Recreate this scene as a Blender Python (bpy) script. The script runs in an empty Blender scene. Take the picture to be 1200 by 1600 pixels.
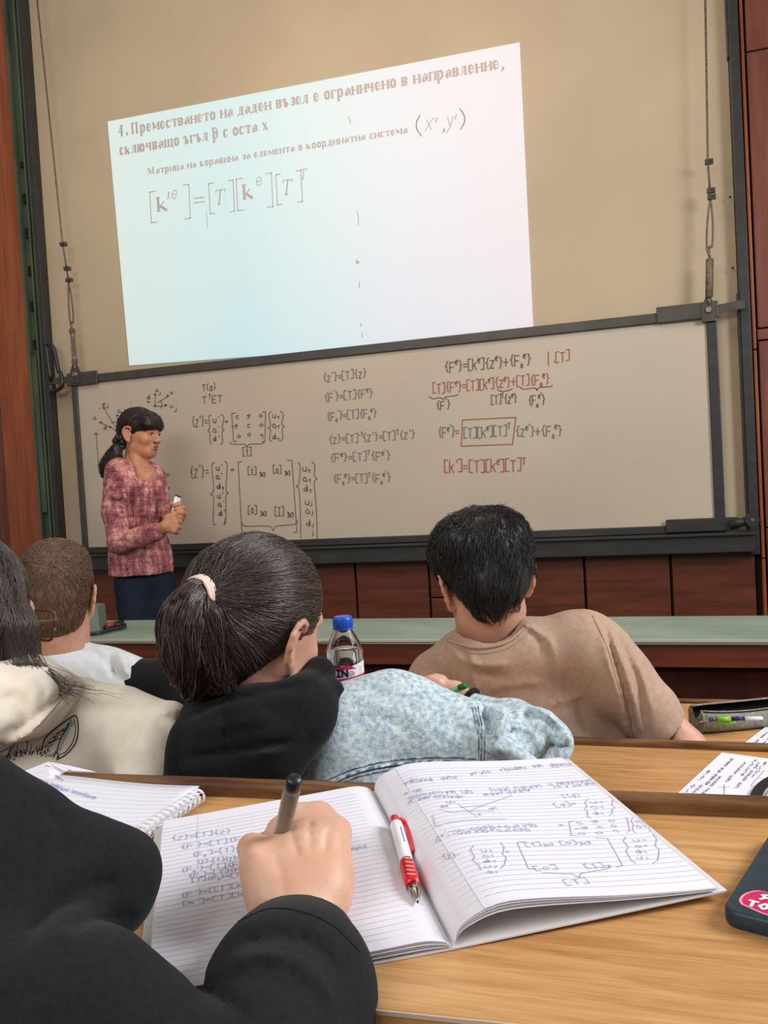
import bpy, math, random
import numpy as np
V3 = lambda *a: np.array(a, float)
random.seed(7)
rng = np.random.default_rng(7)
C = bpy.context.scene.collection
SC = bpy.context.scene

# ---------------------------------------------------------------- camera, world, lights, exposure
F = 1300.0                                   # focal length for a 1200 x 1600 frame
CAM = V3(0, 0, 1.36)
yaw, pit, rol = [math.radians(v) for v in (17.0, 1.95, -3.25)]
FW = V3(-math.sin(yaw)*math.cos(pit), math.cos(yaw)*math.cos(pit), -math.sin(pit))
_r0 = V3(math.cos(yaw), math.sin(yaw), 0); _u0 = np.cross(_r0, FW)
RT = math.cos(rol)*_r0 + math.sin(rol)*_u0
UP = -math.sin(rol)*_r0 + math.cos(rol)*_u0
cam = bpy.data.cameras.new('camera'); camo = bpy.data.objects.new('camera', cam); C.objects.link(camo)
cam.sensor_fit = 'VERTICAL'; cam.sensor_height = 32.0; cam.lens = F*32.0/1600; cam.clip_start = 0.02
import mathutils
camo.matrix_world = mathutils.Matrix(((RT[0], UP[0], -FW[0], CAM[0]), (RT[1], UP[1], -FW[1], CAM[1]), (RT[2], UP[2], -FW[2], CAM[2]), (0, 0, 0, 1)))
SC.camera = camo

W = bpy.data.worlds.new('room_light'); SC.world = W; W.use_nodes = True
W.node_tree.nodes['Background'].inputs[0].default_value = (1.0, 0.95, 0.90, 1)
W.node_tree.nodes['Background'].inputs[1].default_value = 0.24

def area(name, loc, target, sx, sy, power, col):
    l = bpy.data.lights.new(name, 'AREA'); l.shape = 'RECTANGLE'; l.size = sx; l.size_y = sy; l.energy = power; l.color = col
    o = bpy.data.objects.new(name, l); C.objects.link(o); o.location = loc
    d = mathutils.Vector(target) - mathutils.Vector(loc); o.rotation_euler = d.to_track_quat('-Z', 'Y').to_euler(); return o
area('window_daylight', (2.5, 1.5, 2.8), (-0.3, 1.0, 0.9), 1.4, 1.2, 98, (0.97, 0.98, 1.0))
area('rear_fill', (-1.5, -1.7, 3.1), (-0.7, 1.8, 1.0), 2.4, 1.2, 56, (1.0, 0.96, 0.90))  # added unseen light behind the camera, aimed to brighten the people at left
area('front_wall_fill', (-1.3, 2.3, 3.9), (-1.6, 4.2, 1.9), 2.6, 0.8, 24, (1.0, 0.87, 0.70))  # added unseen warm light that lifts the front wall and whiteboard
SC.view_settings.view_transform = 'Standard'; SC.view_settings.look = 'None'
SC.view_settings.gamma = 1.0; SC.view_settings.use_curve_mapping = False
SC.view_settings.exposure = 0.35
SC.cycles.max_bounces = 6; SC.cycles.transparent_max_bounces = 12

# ---------------------------------------------------------------- measuring helpers: pixel -> point on a real plane
def ray(x, y): return FW + RT*((x-600)/F) - UP*((y-800)/F)
def PZ(x, y, z): d = ray(x, y); return CAM + d*((z-CAM[2])/d[2])
def PY(x, y, Y): d = ray(x, y); return CAM + d*(Y/d[1])
def CP(x, y, dep): return CAM + ray(x, y)*dep
def px(p): q = np.asarray(p)-CAM; return 600+F*(q@RT)/(q@FW), 800-F*(q@UP)/(q@FW)

# ---------------------------------------------------------------- materials
def srgb(c):
    return tuple((v/12.92 if v <= .04045 else ((v+.055)/1.055)**2.4) for v in [u/255 for u in c])
def mat(name, col, rough=.6, spec=.35, col2=None, scale=20, stretch=(1, 1, 1), detail=4, lo=.35, hi=.65, bump=0, bscale=None, bstretch=None, sss=0, metal=0, coat=0, trans=0, sheen=0, tint=None, emis=None):
    m = bpy.data.materials.new(name); m.use_nodes = True; nt = m.node_tree; b = nt.nodes['Principled BSDF']
    col = srgb(col)+(1,)
    b.inputs['Base Color'].default_value = col; b.inputs['Roughness'].default_value = rough
    b.inputs['Specular IOR Level'].default_value = spec; b.inputs['Metallic'].default_value = metal
    if coat: b.inputs['Coat Weight'].default_value = coat
    if trans: b.inputs['Transmission Weight'].default_value = trans
    if sheen: b.inputs['Sheen Weight'].default_value = sheen; b.inputs['Sheen Roughness'].default_value = .5
    if sss:
        b.inputs['Subsurface Weight'].default_value = sss; b.inputs['Subsurface Radius'].default_value = (.012, .005, .003); b.inputs['Subsurface Scale'].default_value = 1
    if emis: b.inputs['Emission Color'].default_value = srgb(emis[0])+(1,); b.inputs['Emission Strength'].default_value = emis[1]
    tc = nt.nodes.new('ShaderNodeTexCoord')
    def noise(sc, st, det):
        mp = nt.nodes.new('ShaderNodeMapping'); mp.inputs['Scale'].default_value = st
        n = nt.nodes.new('ShaderNodeTexNoise'); n.inputs['Scale'].default_value = sc; n.inputs['Detail'].default_value = det
        nt.links.new(tc.outputs['Object'], mp.inputs[0]); nt.links.new(mp.outputs[0], n.inputs[0]); return n
    if col2 is not None:
        n = noise(scale, stretch, detail); r = nt.nodes.new('ShaderNodeValToRGB')
        r.color_ramp.elements[0].position = lo; r.color_ramp.elements[1].position = hi
        r.color_ramp.elements[0].color = col; r.color_ramp.elements[1].color = srgb(col2)+(1,)
        nt.links.new(n.outputs[0], r.inputs[0]); nt.links.new(r.outputs[0], b.inputs['Base Color'])
    if tint is not None:
        a = nt.nodes.new('ShaderNodeAttribute'); a.attribute_name = 'tint'; r = nt.nodes.new('ShaderNodeValToRGB')
        r.color_ramp.elements[0].color = col; r.color_ramp.elements[1].color = srgb(tint)+(1,)
        nt.links.new(a.outputs['Fac'], r.inputs[0]); nt.links.new(r.outputs[0], b.inputs['Base Color'])
    if bump:
        n = noise(bscale or scale, bstretch or stretch, 5); bp = nt.nodes.new('ShaderNodeBump'); bp.inputs['Strength'].default_value = bump; bp.inputs['Distance'].default_value = .002
        nt.links.new(n.outputs[0], bp.inputs['Height']); nt.links.new(bp.outputs[0], b.inputs['Normal'])
    return m
M = {}
M['wallboard'] = mat('cream_wall_board', (193, 174, 148), .55, .25, (183, 164, 139), 1.2, bump=.05, bscale=60)
M['whiteboard'] = mat('whiteboard_enamel', (193, 179, 162), .42, .35, (186, 172, 155), 1.5)
M['blackmetal'] = mat('black_painted_metal', (44, 44, 44), .38, .5, (62, 60, 56), 30, (.2, 1, 1), lo=.5, hi=.9)
M['darkmetal'] = mat('dark_bronze_metal', (72, 66, 60), .45, .5, (58, 54, 50), 12)
M['steel'] = mat('steel', (150, 145, 138), .35, .5, metal=.9)
M['rust'] = mat('rusty_steel', (96, 84, 72), .6, .4, (130, 118, 100), 90, metal=.4)
M['green'] = mat('green_steel_channel', (88, 100, 80), .5, .4, (62, 74, 60), 8, (1, 1, .3), bump=.1)
M['pilaster'] = mat('orange_veneer', (156, 84, 46), .38, .45, (132, 66, 36), 9, (4, 1, .35), 6, bump=.04)
M['redpanel'] = mat('red_brown_veneer', (124, 70, 52), .42, .4, (102, 54, 40), 9, (4, 1, .4), 6)
M['wains'] = mat('mahogany_veneer', (108, 56, 36), .42, .4, (86, 43, 28), 7, (.5, 1, 5), 6)
M['seam'] = mat('dark_seam', (30, 16, 12), .8)
M['green_lam'] = mat('green_laminate', (152, 166, 152), .38, .4, (130, 149, 134), 5, (.6, 1, 14), 5)
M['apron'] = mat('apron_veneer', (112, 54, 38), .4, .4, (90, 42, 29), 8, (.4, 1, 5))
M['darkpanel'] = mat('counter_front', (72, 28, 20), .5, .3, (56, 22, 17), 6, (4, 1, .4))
M['lip'] = mat('worn_dark_oak', (128, 88, 52), .5, .35, (72, 44, 26), 14, (.6, 5, 5), 6, bump=.3, bscale=40, bstretch=(.4, 4, 4))
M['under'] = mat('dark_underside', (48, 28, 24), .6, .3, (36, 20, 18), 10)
M['floor'] = mat('floor_boards', (92, 62, 44), .55, .3, (72, 48, 34), 6, (1, 8, 1))
M['edge'] = mat('pale_desk_edge', (196, 176, 160), .5)
M['paper'] = mat('white_paper', (222, 221, 231), .75, .2)
M['cover'] = mat('cream_cover', (212, 209, 210), .6, .2)
M['ink'] = mat('blue_ink', (140, 138, 190), .6, .2)
M['inkb'] = mat('blue_black_ink', (62, 66, 110), .6, .2)
M['rule'] = mat('page_rule', (220, 221, 234), .8, .1)
M['mk'] = mat('black_marker', (86, 78, 72), .6, .2)
M['mkblue'] = mat('faded_blue_marker', (112, 114, 120), .6, .2)
M['mkred'] = mat('faded_red_marker', (168, 84, 76), .6, .2)
M['red'] = mat('red_plastic', (205, 24, 36), .3, .5)
M['white'] = mat('white_plastic', (235, 235, 238), .3, .5)
M['chrome'] = mat('chrome', (190, 188, 186), .18, .5, metal=1)
M['black'] = mat('black_plastic', (28, 28, 30), .35, .5)
M['phone'] = mat('teal_black_case', (32, 56, 68), .45, .45, (26, 46, 58), 200)
M['pink'] = mat('pink_sticker', (206, 40, 100), .35, .4, (186, 30, 88), 60)
M['label'] = mat('white_label', (232, 228, 236), .35, .4)
M['blue'] = mat('blue_cap', (20, 84, 196), .35, .5)
M['navy'] = mat('navy_print', (22, 22, 90), .4)
M['greenpl'] = mat('green_plastic', (120, 190, 40), .3, .5)
M['purple'] = mat('purple_plastic', (88, 52, 110), .3, .5)
M['case'] = mat('grey_canvas', (148, 142, 132), .9, .15, (120, 115, 106), 120, bump=.5, bscale=300)
M['caseint'] = mat('dark_lining', (40, 36, 36), .9, .1)
M['skin'] = mat('skin', (198, 154, 132), .5, .35, (188, 138, 118), 40, sss=.1)
M['skinh'] = mat('hand_skin', (214, 172, 147), .46, .35, (204, 156, 132), 30, sss=.08, bump=.2, bscale=200)
M['skinl'] = mat('tanned_skin', (196, 140, 108), .5, .3, (184, 122, 96), 40, sss=.08)
M['ear'] = mat('ear_skin', (214, 146, 122), .5, .35, sss=.2)
M['lips'] = mat('lips', (158, 84, 76), .45, .4)
M['eye'] = mat('eye_white', (210, 200, 192), .2, .5)
M['iris'] = mat('dark_iris', (40, 26, 20), .2, .5)
M['blackcloth'] = mat('black_fleece', (27, 28, 30), .92, .12, (22, 22, 25), 300, bump=.35, bscale=500, sheen=.06)
M['jacket'] = mat('black_jacket', (30, 32, 34), .9, .14, (26, 27, 30), 200, bump=.25, bscale=600, sheen=.05)
M['tee'] = mat('taupe_cotton', (176, 150, 131), .92, .1, (166, 140, 122), 90, bump=.3, bscale=420)
M['greytee'] = mat('pale_grey_cotton', (206, 211, 216), .92, .1, (198, 203, 208), 80, bump=.3, bscale=420)
M['cream'] = mat('cream_fleece', (246, 238, 224), .95, .08, (240, 230, 214), 60, bump=.25, bscale=420)
M['denim'] = mat('washed_denim', (204, 216, 220), .9, .12, (132, 158, 176), 150, (1, 1, 1), 8, lo=.38, hi=.70, bump=.5, bscale=380)
M['denimdk'] = mat('denim_seam', (92, 116, 138), .9, .1, (196, 206, 212), 160, lo=.45, hi=.6, bump=.6, bscale=200)
M['trouser'] = mat('navy_denim', (36, 44, 60), .85, .15, (30, 37, 52), 60, bump=.3, bscale=300)
M['knit'] = None
M['shoe'] = mat('black_shoe', (28, 26, 26), .5)
M['hair_dk'] = mat('dark_brown_hair', (34, 27, 26), .30, .6, tint=(92, 76, 70))
M['hair_bk'] = mat('black_hair', (24, 23, 25), .38, .5, tint=(46, 43, 45))
M['hair_br'] = mat('brown_cropped_hair', (92, 72, 56), .55, .35, tint=(134, 106, 84))
M['hair_lc'] = mat('lecturer_hair', (34, 25, 26), .4, .45, tint=(60, 42, 42))
M['tie'] = mat('cream_elastic', (232, 208, 196), .6, .3, bump=.2, bscale=80)

def nodes_wood(name, c1, c2, c3):
    m = bpy.data.materials.new(name); m.use_nodes = True; nt = m.node_tree; b = nt.nodes['Principled BSDF']
    b.inputs['Roughness'].default_value = .38; b.inputs['Specular IOR Level'].default_value = .42
    tc = nt.nodes.new('ShaderNodeTexCoord')
    def nz(st, sc, det, dist=0):
        mp = nt.nodes.new('ShaderNodeMapping'); mp.inputs['Scale'].default_value = st; mp.inputs['Rotation'].default_value = (0, 0, -.04)
        n = nt.nodes.new('ShaderNodeTexNoise'); n.inputs['Scale'].default_value = sc; n.inputs['Detail'].default_value = det; n.inputs['Distortion'].default_value = dist
        nt.links.new(tc.outputs['Object'], mp.inputs[0]); nt.links.new(mp.outputs[0], n.inputs[0]); return n
    n1 = nz((2.2, 26, 8), 4, 6, .6); n2 = nz((9, 240, 30), 3, 3); n3 = nz((1, 6, 1), 2.2, 2)
    r = nt.nodes.new('ShaderNodeValToRGB'); e = r.color_ramp.elements
    e[0].position = .3; e[0].color = srgb(c1)+(1,); e[1].position = .62; e[1].color = srgb(c2)+(1,)
    mx = nt.nodes.new('ShaderNodeMix'); mx.data_type = 'FLOAT'; mx.inputs[0].default_value = .38
    nt.links.new(n1.outputs[0], mx.inputs[2]); nt.links.new(n2.outputs[0], mx.inputs[3]); nt.links.new(mx.outputs[0], r.inputs[0])
    mc = nt.nodes.new('ShaderNodeMix'); mc.data_type = 'RGBA'; mc.blend_type = 'MULTIPLY'
    r3 = nt.nodes.new('ShaderNodeValToRGB'); r3.color_ramp.elements[0].color = srgb(c3)+(1,); r3.color_ramp.elements[0].position = .3; r3.color_ramp.elements[1].color = (1, 1, 1, 1); r3.color_ramp.elements[1].position = .6
    nt.links.new(n3.outputs[0], r3.inputs[0]); mc.inputs[0].default_value = .5
    nt.links.new(r.outputs[0], mc.inputs[6]); nt.links.new(r3.outputs[0], mc.inputs[7]); nt.links.new(mc.outputs[2], b.inputs['Base Color'])
    return m
M['oak'] = nodes_wood('oak_laminate', (166, 116, 68), (206, 160, 106), (220, 200, 176))

def knit():
    m = bpy.data.materials.new('pink_tweed_knit'); m.use_nodes = True; nt = m.node_tree; b = nt.nodes['Principled BSDF']; b.inputs['Roughness'].default_value = .9; b.inputs['Specular IOR Level'].default_value = .12
    tc = nt.nodes.new('ShaderNodeTexCoord')
    def nz(st, sc, det):
        mp = nt.nodes.new('ShaderNodeMapping'); mp.inputs['Scale'].default_value = st
        n = nt.nodes.new('ShaderNodeTexNoise'); n.inputs['Scale'].default_value = sc; n.inputs['Detail'].default_value = det
        nt.links.new(tc.outputs['Object'], mp.inputs[0]); nt.links.new(mp.outputs[0], n.inputs[0]); return n
    a = nz((4, 4, .8), 12, 3); c = nz((1, 1, 4), 12, 3); d = nz((1, 1, 1), 120, 3); g = nz((1, 1, 1), 9, 2)
    m1 = nt.nodes.new('ShaderNodeMix'); m1.data_type = 'FLOAT'; m1.inputs[0].default_value = .45; nt.links.new(a.outputs[0], m1.inputs[2]); nt.links.new(c.outputs[0], m1.inputs[3])
    m2 = nt.nodes.new('ShaderNodeMix'); m2.data_type = 'FLOAT'; m2.inputs[0].default_value = .3; nt.links.new(m1.outputs[0], m2.inputs[2]); nt.links.new(d.outputs[0], m2.inputs[3])
    m3 = nt.nodes.new('ShaderNodeMix'); m3.data_type = 'FLOAT'; m3.inputs[0].default_value = .25; nt.links.new(m2.outputs[0], m3.inputs[2]); nt.links.new(g.outputs[0], m3.inputs[3])
    r = nt.nodes.new('ShaderNodeValToRGB'); e = r.color_ramp.elements; e[0].position = .40; e[0].color = srgb((100, 56, 68))+(1,); e[1].position = .60; e[1].color = srgb((226, 172, 156))+(1,)
    k = e.new(.5); k.color = srgb((166, 102, 106))+(1,)
    nt.links.new(m3.outputs[0], r.inputs[0]); nt.links.new(r.outputs[0], b.inputs['Base Color'])
    bp = nt.nodes.new('ShaderNodeBump'); bp.inputs['Strength'].default_value = .4; bp.inputs['Distance'].default_value = .004; nt.links.new(d.outputs[0], bp.inputs['Height']); nt.links.new(bp.outputs[0], b.inputs['Normal'])
    return m
M['knit'] = knit()

def slide_mat():  # projector beam put in as graded emission on a wall-coloured panel
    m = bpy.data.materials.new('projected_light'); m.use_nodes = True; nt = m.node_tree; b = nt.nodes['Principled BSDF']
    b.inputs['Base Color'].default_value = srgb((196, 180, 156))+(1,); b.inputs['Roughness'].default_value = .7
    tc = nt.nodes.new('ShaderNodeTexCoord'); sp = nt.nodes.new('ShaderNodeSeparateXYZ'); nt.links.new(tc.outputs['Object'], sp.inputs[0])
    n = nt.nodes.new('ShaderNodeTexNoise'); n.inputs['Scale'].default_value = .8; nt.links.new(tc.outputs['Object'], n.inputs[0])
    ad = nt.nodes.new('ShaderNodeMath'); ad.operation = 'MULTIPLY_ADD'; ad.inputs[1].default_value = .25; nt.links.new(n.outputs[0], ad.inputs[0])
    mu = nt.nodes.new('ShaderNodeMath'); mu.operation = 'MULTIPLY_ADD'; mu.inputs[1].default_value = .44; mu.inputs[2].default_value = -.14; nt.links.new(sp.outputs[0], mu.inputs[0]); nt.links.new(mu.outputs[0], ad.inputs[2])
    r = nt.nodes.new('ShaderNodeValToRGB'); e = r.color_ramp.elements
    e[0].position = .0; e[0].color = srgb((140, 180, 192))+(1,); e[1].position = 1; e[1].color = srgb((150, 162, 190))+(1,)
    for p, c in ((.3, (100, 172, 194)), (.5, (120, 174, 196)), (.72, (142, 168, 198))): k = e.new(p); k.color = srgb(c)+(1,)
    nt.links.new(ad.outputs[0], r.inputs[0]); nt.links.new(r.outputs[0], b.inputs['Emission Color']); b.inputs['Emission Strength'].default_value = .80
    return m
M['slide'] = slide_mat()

# ---------------------------------------------------------------- object helpers
def tag(o, label=None, cat=None, group=None, kind=None):
    for k, v in (('label', label), ('category', cat), ('group', group), ('kind', kind)):
        if v: o[k] = v
    return o
def thing(name, label, cat, loc, group=None):
    o = bpy.data.objects.new(name, None); C.objects.link(o); o.location = tuple(loc); o.empty_display_size = .05
    return tag(o, label, cat, group)
def wloc(o):
    l = np.zeros(3)
    while o is not None: l = l + np.array(o.location); o = o.parent
    return l
def obj(name, vf, m, parent=None, smooth=False, loc=None, label=None, kind=None, cat=None, group=None, tint=None):
    v, f = vf[0], vf[1]; v = np.asarray(v, float).reshape(-1, 3)
    base = np.asarray(loc, float) if loc is not None else (wloc(parent) if parent is not None else np.zeros(3))
    me = bpy.data.meshes.new(name)
    if isinstance(f, np.ndarray):
        n = len(f); me.vertices.add(len(v)); me.vertices.foreach_set('co', (v-base).astype(np.float32).ravel())
        k = f.shape[1]; me.loops.add(n*k); me.loops.foreach_set('vertex_index', f.astype(np.int32).ravel())
        me.polygons.add(n); me.polygons.foreach_set('loop_start', np.arange(0, n*k, k, dtype=np.int32)); me.update(calc_edges=True)
    else:
        me.from_pydata((v-base).tolist(), [], f); me.update()
    if smooth: me.polygons.foreach_set('use_smooth', np.ones(len(me.polygons), bool))
    if tint is not None:
        a = me.attributes.new('tint', 'FLOAT', 'POINT'); a.data.foreach_set('value', tint.astype(np.float32))
    me.materials.append(m); o = bpy.data.objects.new(name, me); C.objects.link(o)
    if parent is not None: o.parent = parent; o.location = tuple(base - wloc(parent))
    else: o.location = tuple(base)
    return tag(o, label, cat, group, kind)
def join(parts):
    V = []; Fc = []; n = 0
    for v, f in parts:
        v = np.asarray(v, float).reshape(-1, 3); V.append(v); Fc += [tuple(int(i)+n for i in q) for q in f]; n += len(v)
    return np.vstack(V), Fc
def bevel(o, w, seg=2):
    b = o.modifiers.new('edge', 'BEVEL'); b.width = w; b.segments = seg; b.limit_method = 'ANGLE'; return o
def box(a, b):
    a = np.array(a, float); b = np.array(b, float); lo = np.minimum(a, b); hi = np.maximum(a, b)
    v = [(x, y, z) for x in (lo[0], hi[0]) for y in (lo[1], hi[1]) for z in (lo[2], hi[2])]
    return np.array(v), [(0, 1, 3, 2), (4, 6, 7, 5), (0, 4, 5, 1), (2, 3, 7, 6), (0, 2, 6, 4), (1, 5, 7, 3)]
def prism(poly, off):
    """poly: list of 3-D points (CCW from outside), extruded by vector off"""
    p = np.array(poly, float); n = len(p); v = np.vstack([p, p+np.array(off)])
    f = [tuple(range(n))[::-1], tuple(range(n, 2*n))] + [(i, (i+1) % n, n+(i+1) % n, n+i) for i in range(n)]
    return v, f
def frame_of(d):
    d = d/np.linalg.norm(d); a = V3(0, 0, 1) if abs(d[2]) < .9 else V3(1, 0, 0); u = np.cross(d, a); u /= np.linalg.norm(u); return u, np.cross(u, d)
def lathe(p0, axis, prof, seg=20, cap=True):
    """prof: (t along axis, radius)"""
    p0 = np.array(p0, float); ax = np.array(axis, float); ax /= np.linalg.norm(ax); u, w = frame_of(ax); V = []; Fc = []
    for t, r in prof:
        for k in range(seg):
            a = 2*math.pi*k/seg; V.append(p0+ax*t+(u*math.cos(a)+w*math.sin(a))*r)
    for i in range(len(prof)-1):
        for k in range(seg): Fc.append((i*seg+k, i*seg+(k+1) % seg, (i+1)*seg+(k+1) % seg, (i+1)*seg+k))
    if cap: Fc.append(tuple(range(seg))[::-1]); Fc.append(tuple(range((len(prof)-1)*seg, len(prof)*seg)))
    return np.array(V), Fc
def tube(pts, r, seg=8):
    pts = np.array(pts, float); n = len(pts); r = np.broadcast_to(np.array(r, float), (n,)); V = []; Fc = []
    t = np.gradient(pts, axis=0); u, w = frame_of(t[0])
    for i in range(n):
        d = t[i]/np.linalg.norm(t[i]); u = u-d*(u@d); u /= np.linalg.norm(u); w = np.cross(d, u)
        for k in range(seg):
            a = 2*math.pi*k/seg; V.append(pts[i]+(u*math.cos(a)+w*math.sin(a))*r[i])
    for i in range(n-1):
        for k in range(seg): Fc.append((i*seg+k, i*seg+(k+1) % seg, (i+1)*seg+(k+1) % seg, (i+1)*seg+k))
    Fc.append(tuple(range(seg))[::-1]); Fc.append(tuple(range((n-1)*seg, n*seg)))
    return np.array(V), Fc
def spline(pts, n=8):
    p = np.array(pts, float); p = np.vstack([2*p[0]-p[1], p, 2*p[-1]-p[-2]]); out = []
    for i in range(1, len(p)-2):
        for k in range(n):
            t = k/n; out.append(.5*((2*p[i])+(-p[i-1]+p[i+1])*t+(2*p[i-1]-5*p[i]+4*p[i+1]-p[i+2])*t*t+(-p[i-1]+3*p[i]-3*p[i+1]+p[i+2])*t**3))
    out.append(p[-2]); return np.array(out)
def grid(fn, nu, nv, us=None, vs=None):
    us = np.linspace(0, 1, nu) if us is None else us; vs = np.linspace(0, 1, nv) if vs is None else vs
    V = np.array([fn(u, v) for u in us for v in vs]); nv = len(vs)
    return V, [(i*nv+j, (i+1)*nv+j, (i+1)*nv+j+1, i*nv+j+1) for i in range(len(us)-1) for j in range(nv-1)]
def thicken(vf, off):
    v, f = vf; v = np.asarray(v); n = len(v); off = np.array(off); edges = {}
    for q in f:
        for a, b in zip(q, q[1:]+q[:1]): edges[(a, b)] = 1
    rim = [e for e in edges if (e[1], e[0]) not in edges]
    return np.vstack([v, v+off]), [tuple(q) for q in f]+[tuple(i+n for i in q[::-1]) for q in f]+[(b, a, a+n, b+n) for a, b in rim]

# ---------------------------------------------------------------- signed distance modelling (surface nets)
I3 = np.eye(3)
def K(a, b, ra, rb=None, k=.02, op='u'):
    rb = ra if rb is None else rb; a = np.array(a, float); b = np.array(b, float); d = b-a; L = max(d@d, 1e-12)
    def f(P):
        q = P-a; t = np.clip((q@d)/L, 0, 1); return np.sqrt(np.maximum(((q-t[..., None]*d)**2).sum(-1), 0))-(ra+(rb-ra)*t)
    R = max(ra, rb); return (op, k, np.minimum(a, b)-R, np.maximum(a, b)+R, f)
def E(c, r, m=I3, k=.02, op='u'):
    c = np.array(c, float); r = np.array(r, float)*np.ones(3); m = np.array(m, float)
    def f(P):
        q = (P-c)@m; k0 = np.sqrt(((q/r)**2).sum(-1)); k1 = np.sqrt(((q/(r*r))**2).sum(-1))+1e-9; return k0*(k0-1)/k1
    R = np.sqrt(((m*r)**2).sum(1)); return (op, k, c-R, c+R, f)
def BX(c, h, m=I3, rd=.005, k=.01, op='u'):
    c = np.array(c, float); h = np.array(h, float)-rd; m = np.array(m, float)
    def f(P):
        q = np.abs((P-c)@m)-h; return np.sqrt((np.maximum(q, 0)**2).sum(-1))+np.minimum(q.max(-1), 0)-rd
    R = np.abs(m)@(h+rd); return (op, k, c-R, c+R, f)
def comb(F0, d, op, k):
    if op == 'u': h = np.maximum(k-np.abs(F0-d), 0)/k; return np.minimum(F0, d)-h*h*k*.25
    if op == 's': d = -d; h = np.maximum(k-np.abs(F0-d), 0)/k; return np.maximum(F0, d)+h*h*k*.25
def seval(prims, P, disp=None):
    G = np.full(P.shape[:-1], 1.0)
    for op, k, lo, hi, f in prims: G = comb(G, f(P), op, k)
    return G+(disp(P) if disp else 0)
def sgrad(prims, P, h=.002):
    b = seval(prims, P); return b, np.stack([(seval(prims, P+np.eye(3)[i]*h)-b)/h for i in range(3)], -1)
def sdf_mesh(prims, h, disp=None, lo=None, hi=None, smooth=1):
    pad = .03; us = [p for p in prims if p[0] == 'u']
    L = np.min([p[2] for p in us], 0)-pad; H = np.max([p[3] for p in us], 0)+pad
    if lo is not None: L = np.maximum(L, lo)
    if hi is not None: H = np.minimum(H, hi)
    n = np.ceil((H-L)/h).astype(int)+1
    ax = [L[i]+h*np.arange(n[i]) for i in range(3)]
    G = np.full(tuple(n), 1.0)
    for op, k, a, b, f in prims:
        m = k+.012; i0 = np.clip(np.floor((a-m-L)/h).astype(int), 0, n); i1 = np.clip(np.ceil((b+m-L)/h).astype(int)+1, 0, n)
        if (i1 <= i0).any(): continue
        s = tuple(slice(i0[i], i1[i]) for i in range(3))
        P = np.stack(np.meshgrid(ax[0][s[0]], ax[1][s[1]], ax[2][s[2]], indexing='ij'), -1)
        G[s] = comb(G[s], f(P), op, k)
    if disp:
        idx = np.abs(G) < .04; ii = np.argwhere(idx); P = L+ii*h; G[idx] += disp(P)
    G[0] = G[-1] = 1; G[:, 0] = G[:, -1] = 1; G[:, :, 0] = G[:, :, -1] = 1
    ins = G < 0; nx, ny, nz = G.shape
    acc = np.zeros((nx-1, ny-1, nz-1, 3), np.float32); cnt = np.zeros((nx-1, ny-1, nz-1), np.float32)
    cs = [(i, j, k) for i in (0, 1) for j in (0, 1) for k in (0, 1)]
    for a in cs:
        for axn in range(3):
            if a[axn]: continue
            b = list(a); b[axn] = 1
            sa = tuple(slice(a[i], a[i]+G.shape[i]-1) for i in range(3)); sb = tuple(slice(b[i], b[i]+G.shape[i]-1) for i in range(3))
            m = ins[sa] != ins[sb]; ga = G[sa][m]; gb = G[sb][m]; t = ga/(ga-gb)
            p = np.tile(np.array(a, np.float32), (len(t), 1)); p[:, axn] += t; acc[m] += p; cnt[m] += 1
    act = cnt > 0; idx = np.full(act.shape, -1, np.int64); ii = np.argwhere(act); idx[act] = np.arange(len(ii))
    v = L+(ii+acc[act]/cnt[act][:, None])*h; Q = []
    for axn in range(3):
        s0 = [slice(1, -1)]*3; s0[axn] = slice(0, G.shape[axn]-1); s1 = list(s0); s1[axn] = slice(1, G.shape[axn])
        A = ins[tuple(s0)]; B = ins[tuple(s1)]; m = np.argwhere(A != B)
        if not len(m): continue
        fl = A[tuple(m.T)]; off = np.array([1, 1, 1]); off[axn] = 0; c = m+off
        u, w = [(1, 2), (2, 0), (0, 1)][axn]; eu = np.eye(3, dtype=int)[u]; ew = np.eye(3, dtype=int)[w]
        g = lambda q: idx[tuple(q.T)]
        q = np.stack([g(c-eu-ew), g(c-ew), g(c), g(c-eu)], 1); q[~fl] = q[~fl][:, ::-1]; Q.append(q)
    Q = np.vstack(Q)
    for _ in range(smooth):
        e = np.vstack([Q[:, [0, 1]], Q[:, [1, 2]], Q[:, [2, 3]], Q[:, [3, 0]]]); e = np.vstack([e, e[:, ::-1]])
        n = np.bincount(e[:, 0], minlength=len(v))[:, None]; s = np.stack([np.bincount(e[:, 0], v[e[:, 1], i], minlength=len(v)) for i in range(3)], 1)
        v = v*.5+.5*s/np.maximum(n, 1)
    return v, Q
def sn(P, f, seed=0):
    """cheap smooth pseudo-noise: sum of sines"""
    r = np.random.default_rng(seed); out = 0
    for i in range(5):
        d = r.normal(size=3); d /= np.linalg.norm(d); out = out+np.sin((P@d)*f*(1+.35*i)+r.uniform(0, 6.3)+1.2*np.sin((P@np.roll(d, 1))*f*.7+i))
    return out/5
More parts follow.
